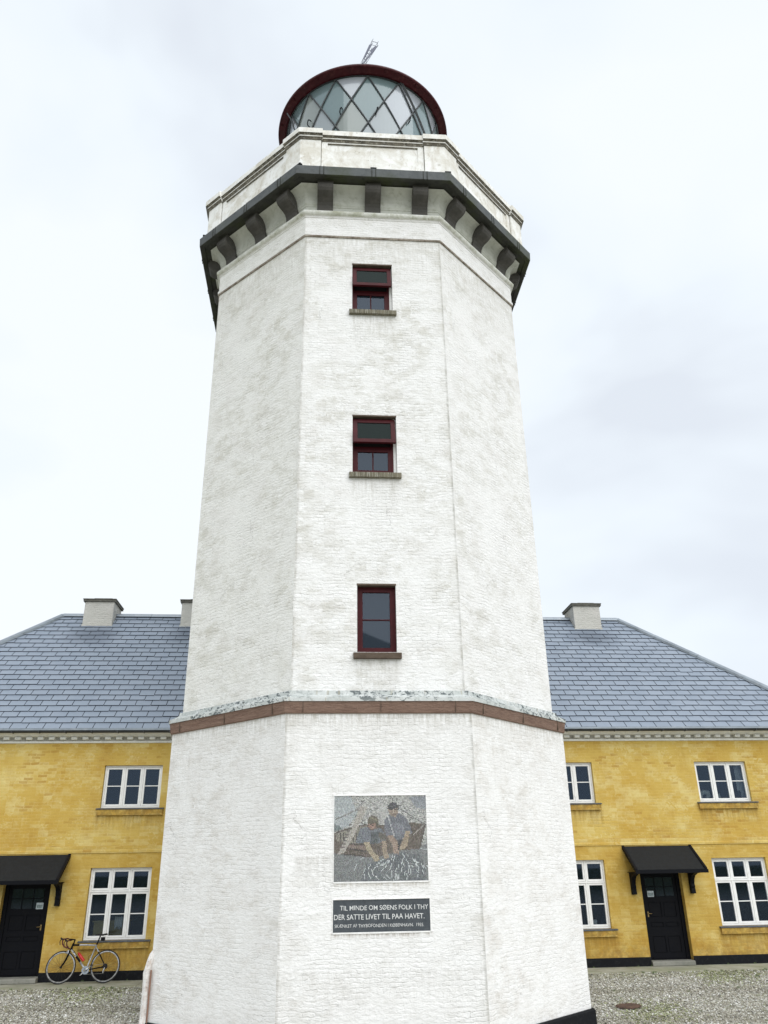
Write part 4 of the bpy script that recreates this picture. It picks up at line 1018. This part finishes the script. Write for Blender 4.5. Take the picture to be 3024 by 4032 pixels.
# slates course by course (front slope and both hip slopes)
sl = math.hypot(D+EO, ZR-ZE); nc = 24; ch = sl/nc; cosr, sinr = (D+EO)/sl, (ZR-ZE)/sl
def slope(mb, frame, x0b, x1b, x0t, x1t):
    mb.M = frame
    for c in range(nc):
        v0 = c*ch; v1 = (c+1)*ch+.02
        f0, f1 = v0/sl, min(1,v1/sl)
        lo0, lo1 = x0b+(x0t-x0b)*f0, x0b+(x0t-x0b)*f1; hi0, hi1 = x1b+(x1t-x1b)*f0, x1b+(x1t-x1b)*f1
        w = .290; x = x0b - (w/2 if c % 2 else 0) + random.uniform(-.006,.006)
        while x < hi0:
            a, b = x+.006, x+w-.006; x += w
            if b < lo0 or a > hi0: continue
            a0, b0_ = max(a, lo0), min(b, hi0); a1, b1_ = max(a, lo1), min(b, hi1)
            if a1 > b1_: a1 = b1_ = (a1+b1_)/2
            tt = .017+random.uniform(0,.004); tu = .002; dv = random.uniform(-.006,.006) - (.018 if random.random() < .012 else 0)
            def pt(xx, v, hgt): return (xx, -EO + v*cosr - hgt*sinr, ZE + v*sinr + hgt*cosr)
            vv0 = v0+dv if c else v0
            vs_ = [pt(a0,vv0,tt),pt(b0_,vv0,tt),pt(b1_,min(v1,sl),tu),pt(a1,min(v1,sl),tu),pt(a0,vv0,-.004),pt(b0_,vv0,-.004)]
            t_ = min(1,max(0,random.gauss(.5,.16))); mb.add(vs_, [[0,1,2,3]], None, 0, (t_,t_,t_)); mb.add(vs_, [[4,5,1,0],[4,0,3],[1,5,2]], None, 1, (0,0,0))
    mb.M = Matrix()
mb = MB(); slope(mb, Matrix(), XL-EO, XR+EO, SL, SR)
slope(mb, Matrix.Translation((XR,D,0)) @ Matrix.Rotation(P/2, 4, 'Z'), -D-EO, D+EO, 0, 0)
slope(mb, Matrix.Translation((XL,D,0)) @ Matrix.Rotation(-P/2, 4, 'Z'), -D-EO, D+EO, 0, 0)
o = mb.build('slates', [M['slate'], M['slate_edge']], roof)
# metal ridge and hips
mb = MB()
def ridge(p, q, seglen=.95):
    p, q = Vector(p), Vector(q); d = (q-p); L = d.length; d.normalize(); side = d.cross(Vector((0,0,1))).normalized(); up = side.cross(d)
    n = max(1, int(L/seglen))
    for i in range(n):
        a = p+d*(L*i/n+.003); b = p+d*(L*(i+1)/n-.003); ex = .003*(i % 2)
        cs = [side*-.085+up*(-.028+ex), side*-.078+up*(.018+ex), up*(.06+ex), side*.078+up*(.018+ex), side*.085+up*(-.028+ex)]
        mb.add([a+c for c in cs]+[b+c for c in cs], [[j,j+1,5+j+1,5+j] for j in range(4)]+[[0,1,2,3,4],[9,8,7,6,5]])
ridge((SL,D,ZR),(SR,D,ZR))
ridge((SL,D,ZR),(XL-EO,-EO,ZE+.01)); ridge((SR,D,ZR),(XR+EO,-EO,ZE+.01)); ridge((SL,D,ZR),(XL-EO,DD+EO,ZE+.01)); ridge((SR,D,ZR),(XR+EO,DD+EO,ZE+.01))
mb.build('ridge_capping', M['zinc'], roof, recalc=True)
mb = MB(); mb.box(XL-EO, XR+EO, -EO-.012, -EO+.0, ZE-.02, ZE+.012); mb.build('eaves_strip', M['zinc'], roof)
# chimneys
yc0 = D-.35; ct = None
def chimney(a, b, top, lean=1):
    w = b-a; mb = MB(); mb.box(-w/2, w/2, yc0, yc0+.70, 6.3, top)
    o = mb.build('chimney', M['chimney'], roof, bevel=.012); o.matrix_local = Matrix.Translation(((a+b)/2*S,0,0))
    mb = MB(); mb.box(-w/2-.035, w/2+.035, yc0-.035, yc0+.735, top-.005, top+.04); mb.box(-w/2-.045, w/2+.045, yc0-.045, yc0+.745, top+.04, top+.062); mb.box(-w/2+.16, w/2-.08, yc0+.10, yc0+.60, top+.062, top+.115)
    mb.build('chimney_cap', M['cap_stone'], o, bevel=.006)
    mb = MB(); mb.box(-w/2-.012, w/2+.012, yc0-.012, yc0+.02, ZE+(yc0+EO)*rise-.04, ZE+(yc0+EO)*rise+.045); mb.build('chimney_flashing', M['chimney'], o)
chimney(-6.62,-5.97,7.225); chimney(-4.46,-3.81,7.225); chimney(4.67,5.315,7.225)

# things standing inside the windows
def placed(name, mb, mat, x, y, z, smooth=False, rot=0):
    o = mb.build(name, mat, None, smooth=smooth); o.matrix_world = HM @ Matrix.Translation((x*S,y*S,z*S)) @ Matrix.Rotation(rot,4,'Z'); return o
yin = DEP+.10
mb = MB(); mb.tube([(-.10,0,.0),(-.09,0,.09),(-.03,.0,.125),(.05,0,.11),(.07,0,.06),(.02,0,.04),(.03,0,.0)], [.03,.04,.045,.05,.04,.03,.03], 8)
tag(placed('driftwood_ornament', mb, M['ceramic'], 5.86+.20, yin+.03, UZ[0]+.06, True), 'pale lumpy ornament behind the left pane of the upper far right window', 'ornament')
mb = MB(); mb.lathe([(.0,0),(.03,0),(.035,.05),(.02,.085),(.024,.10)], 14)
tag(placed('jar', mb, M['ceramic'], 5.86+.46, yin+.03, UZ[0]+.055, True), 'small pale jar behind the middle pane of the upper far right window', 'jar')
mb = MB(); mb.lathe([(.0,0),(.04,0),(.045,.12),(.03,.15)], 14)
tag(placed('glass_vase', mb, M['pane_red'], 5.86+.86, yin+.03, UZ[0]+.055, True), 'squat glass vase behind the right pane of the upper far right window', 'vase')
mb = MB(); pts = []
for i in range(25): pts.append((-.10+.2*i/24, .012*math.sin(i*1.3)))
mb.add([(x,y,0) for x,y in pts]+[(x*.8,y,.62) for x,y in pts], [[i,i+1,26+i,25+i] for i in range(24)])
tag(placed('curtain', mb, M['linen'], 6.80, yin+.03, UZ[0]+.04), 'thin white curtain at the right side of the upper far right window', 'curtain')
mb = MB(); pts = [(-.08+.16*i/16, .014*math.sin(i*1.7)) for i in range(17)]
mb.add([(x*(.8+.2*math.sin(i)),y,.0+.03*math.sin(i*2)) for i,(x,y) in enumerate(pts)]+[(x*.9,y,.17) for x,y in pts], [[i,i+1,18+i,17+i] for i in range(16)])
tag(placed('hanging_cloth', mb, M['linen'], -4.62, yin+.02, LZ[0]+.17), 'white cloth hanging behind the middle pane above the bicycle saddle', 'cloth')
mb = MB(); mb.box(-.44,.12,0,.25,0,.46); mb.box(-.46,.14,-.012,.27,.46,.48)
tag(placed('cupboard', mb, M['ochre'], -4.60, yin+.07, LZ[0]-.20), 'ochre cupboard standing inside the window behind the bicycle', 'cupboard')
mb = MB(); mb.lathe([(.0,0),(.05,0),(.06,.07),(.052,.09)], 14)
tag(placed('bowl', mb, M['linen'], 3.62, yin+.03, LZ[0]+.045, True), 'white bowl inside the lower window beside the tower on the right', 'bowl')

# ------------------------------------------------------------------ BICYCLE
BX, BO = -5.0, .30
bike = empty('bicycle', HM @ Matrix.Translation((BX*S,-(BO+.035)*S,.0)) @ Matrix.Rotation(rad(-9), 4, 'X'))
tag(bike, 'black and silver racing bicycle leaning on the yellow wall by the door', 'bicycle')
WR = .226; HF = (-.352,.2345); HR = (.345,.2345); bb = (.048,.185)
def wheel(h, rear):
    w = empty('wheel', Matrix.Translation((h[0]*S,0,h[1]*S)), bike)
    R = WR; c = lambda r, a: (r*math.cos(a), 0, r*math.sin(a))
    mb = MB(); mb.tube([c(R, 2*P*i/64) for i in range(64)], .0092, 8, closed=True); mb.build('tyre', M['tyre'], w, smooth=True)
    mb = MB()
    n = 64; prof = [(R-.0085,-.006),(R-.020,-.0075),(R-.026,-.002),(R-.026,.002),(R-.020,.0075),(R-.0085,.006)]
    v = [(r*math.cos(2*P*i/n), y, r*math.sin(2*P*i/n)) for i in range(n) for r, y in prof]; L = len(prof)
    mb.add(v, [[i*L+k, ((i+1)%n)*L+k, ((i+1)%n)*L+(k+1)%L, i*L+(k+1)%L] for i in range(n) for k in range(L)])
    mb.build('rim', M['rim'], w, recalc=True)
    mb = MB()
    for i in range(20):
        a = 2*P*i/20; sd_ = .018*(1 if i % 2 else -1); b = a+(.5 if (i//2) % 2 else -.5)*(1 if rear else .15)
        mb.tube([(.012*math.cos(b), sd_, .012*math.sin(b)), ((R-.024)*math.cos(a), 0, (R-.024)*math.sin(a))], .0013, 4)
    mb.build('spokes', M['tyre'], w)
    mb = MB(); mb.tube([(0,-.03,0),(0,.03,0)], .012, 10); mb.tube([(0,-.04,0),(0,.04,0)], .005, 8)
    if rear:
        for k in range(7): mb.tube([(0,-.034+k*.003,0),(0,-.0325+k*.003,0)], .022+.003*k, 16)
    mb.build('hub', M['tyre'], w)
wheel(HF, False); wheel(HR, True)
V = lambda x, z, y=0: (x, y, z)
hT, hB, sc_ = (-.208,.575), (-.240,.475), (.158,.535)
mb = MB(); mb.tube([V(-.214,.548),V(.0,.545),V(*sc_)], [.013,.012,.011], 10, mi=0)
mb.tube([V(sc_[0]+.003,sc_[1]+.01),V(*bb)], .012, 10); mb.tube([V(-.06,.305),V(*bb)], .015, 10)
mb.tube([V(bb[0],bb[1],-.025),V(bb[0],bb[1],.025)], .018, 12)
for y in (-.02,.02): mb.tube([V(sc_[0],sc_[1]-.02,y*.4),V(.21,.44,y)], [.008,.007], 8)
mb.build('frame', M['frame_silver'], bike, smooth=True)
mb = MB(); mb.tube([V(*hT),V(*hB)], .016, 10); mb.tube([V(-.216,.548),V(-.11,.5465)], .0140, 10); mb.tube([V(-.233,.492),V(-.145,.398),V(-.06,.305)], .0165, 10)
for y in (-.02,.02):
    mb.tube([V(.21,.44,y),V(HR[0],HR[1],y*1.3)], .006, 8); mb.tube([V(bb[0]+.02,bb[1]+.004,y*.8),V(HR[0],HR[1],y*1.3)], .0075, 8)
mb.build('dark_frame_tubes', M['black'], bike, smooth=True)
mb = MB(); mb.tube([V(-.243,.468),V(-.252,.455)], .016, 10)
for y in (-.022,.022): mb.tube([V(-.248,.46,y*.6),V(-.268,.40,y),V(-.31,.30,y),V(HF[0],HF[1],y*1.1)], [.010,.010,.008,.006], 8)
mb.build('fork', M['black'], bike, smooth=True)
mb = MB(); mb.tube([V(-.206,.575),V(-.196,.622),V(-.200,.628)], .011, 8); mb.tube([V(-.196,.624),V(-.282,.632)], .010, 8); mb.build('stem', M['black'], bike)
mb = MB(); mb.tube([V(-.282,.632,-.13),V(-.282,.632,.13)], .0095, 8)
for y in (-.13,.13): mb.tube([V(-.282,.632,y),V(-.335,.625,y),V(-.358,.60,y),V(-.348,.555,y),V(-.315,.515,y),V(-.27,.500,y),V(-.245,.505,y)], .0105, 8)
mb.build('handlebar', M['tape'], bike, smooth=True)
for y in (-.13,.13):
    mb = MB()
    mb.tube([V(-.345,.618,y),V(-.375,.628,y),V(-.392,.645,y)], [.013,.014,.010], 8); mb.tube([V(-.375,.628,y),V(-.395,.60,y),V(-.395,.58,y),V(-.385,.54,y)], .006, 6)
    mb.build('brake_hood', M['tyre'], bike, smooth=True)
mb = MB(); mb.tube([V(.160,.54),V(.20,.672)], .0105, 8); mb.build('seat_post', M['black'], bike)
mb = MB()
sadd = [(.115,.0,.012),(.15,.0,.014),(.20,.0,.022),(.25,.0,.04),(.285,.0,.055),(.302,.0,.05)]
v = []; n = 8
for i, (x, _, hw_) in enumerate(sadd):
    zt = .698+(.006 if i > 3 else 0) - (.004 if i == 0 else 0)
    v += [(x, -hw_, zt-.008),(x,-hw_*.7,zt),(x,0,zt+.003),(x,hw_*.7,zt),(x,hw_,zt-.008),(x,hw_*.8,zt-.018),(x,0,zt-.014),(x,-hw_*.8,zt-.018)]
mb.add(v, [[i*n+k,i*n+(k+1)%n,(i+1)*n+(k+1)%n,(i+1)*n+k] for i in range(len(sadd)-1) for k in range(n)]+[list(range(n)),[(len(sadd)-1)*n+k for k in range(n)][::-1]])
for y in (-.014,.014): mb.tube([V(.14,.69,y),V(.18,.676,y),V(.24,.676,y),V(.28,.69,y)], .003, 6)
mb.build('saddle', M['tyre'], bike, smooth=True, recalc=True)
mb = MB(); mb.box(.215,.28,-.022,.022,.60,.655); mb.build('saddle_bag', M['black'], bike, bevel=.01)
mb = MB(); mb.lathe([(.030,-.002),(.058,-.002),(.058,.001),(.030,.001),(.030,-.002)], 36)
for i in range(5): mb.M = Matrix.Rotation(2*P*i/5+.3,4,'Z'); mb.box(.0,.04,-.006,.006,-.003,.002)
mb.M = Matrix()
for i in range(len(mb.v)): q = mb.v[i]; mb.v[i] = Vector((bb[0]+q.x, -.030+q.z, bb[1]+q.y))
mb.build('chainring', M['zinc'], bike, recalc=True)
mb = MB(); mb.tube([V(bb[0],bb[1],-.036),V(bb[0]+.092,bb[1]+.066,-.042)], [.011,.008], 8); mb.tube([V(bb[0],bb[1],.036),V(bb[0]-.092,bb[1]-.066,.042)], [.011,.008], 8); mb.tube([V(bb[0],bb[1],-.04),V(bb[0],bb[1],.04)], .010, 8)
mb.build('crank', M['steel'], bike, smooth=True)
for sg in (1,-1):
    mb = MB(); x, z, y = bb[0]+sg*.094, bb[1]+sg*.067, -sg*.065; mb.box(x-.022,x+.022,y-.02,y+.02,z-.006,z+.006); mb.build('pedal', M['black'], bike, bevel=.003)
mb = MB(); mb.tube([V(HR[0]+.003,HR[1]-.02,-.03),V(HR[0]-.012,HR[1]-.05,-.034),V(HR[0]-.018,HR[1]-.09,-.034)], [.009,.008,.008], 8)
mb.tube([V(bb[0]+.02,bb[1]+.058,-.03),V(HR[0],HR[1]+.034,-.03)], .0028, 4); mb.tube([V(bb[0],bb[1]-.058,-.03),V(HR[0]-.018,HR[1]-.10,-.03),V(HR[0]-.005,HR[1]-.10,-.03),V(HR[0]+.004,HR[1]-.034,-.03)], .0028, 4)
mb.build('derailleur', M['steel'], bike)
mb = MB(); mb.box(-.276,-.262,-.02,.02,.43,.475); mb.tube([V(-.275,.47,-.018),V(-.292,.44,-.018)], .005, 6); mb.build('front_brake', M['steel'], bike)
mb = MB(); mb.tube([V(.135,.44,0),V(.095,.40,0),V(.062,.375,-.02),V(.07,.33,-.02),V(.10,.33,0)], .0035, 6); mb.build('bottle_cage', M['black'], bike)
lt = text('OLMO', 0, .13, -.010, .021, 0, bike, M['lettering'], off=.03, name='frame_lettering')
dd_ = Vector((-.06+.233,0,.305-.492)).normalized()
lt.matrix_local = Matrix.Translation((-.222*S, -.0172*S, .480*S)) @ Matrix.Rotation(math.atan2(-dd_.z, dd_.x), 4, 'Y')
bo = empty('water_bottle', HM @ Matrix.Translation((BX*S,-(BO+.035)*S,.0)) @ Matrix.Rotation(rad(-9), 4, 'X')); tag(bo, 'red plastic water bottle held in the bicycle frame', 'bottle')
b0_, b1_ = Vector((-.006,0,.318)), Vector((-.112,0,.436)); dv = (b1_-b0_)
mb = MB(); mb.tube([b0_, b0_+dv*.08, b0_+dv*.62, b0_+dv*.70, b0_+dv*.78, b0_+dv*.92], [.021,.024,.024,.019,.023,.018], 14); mb.build('flask', M['bottle'], bo, smooth=True)
mb = MB(); mb.tube([b0_+dv*.92, b0_+dv*1.0, b0_+dv*1.04], [.012,.010,.006], 10); mb.build('cap', M['bottle'], bo)
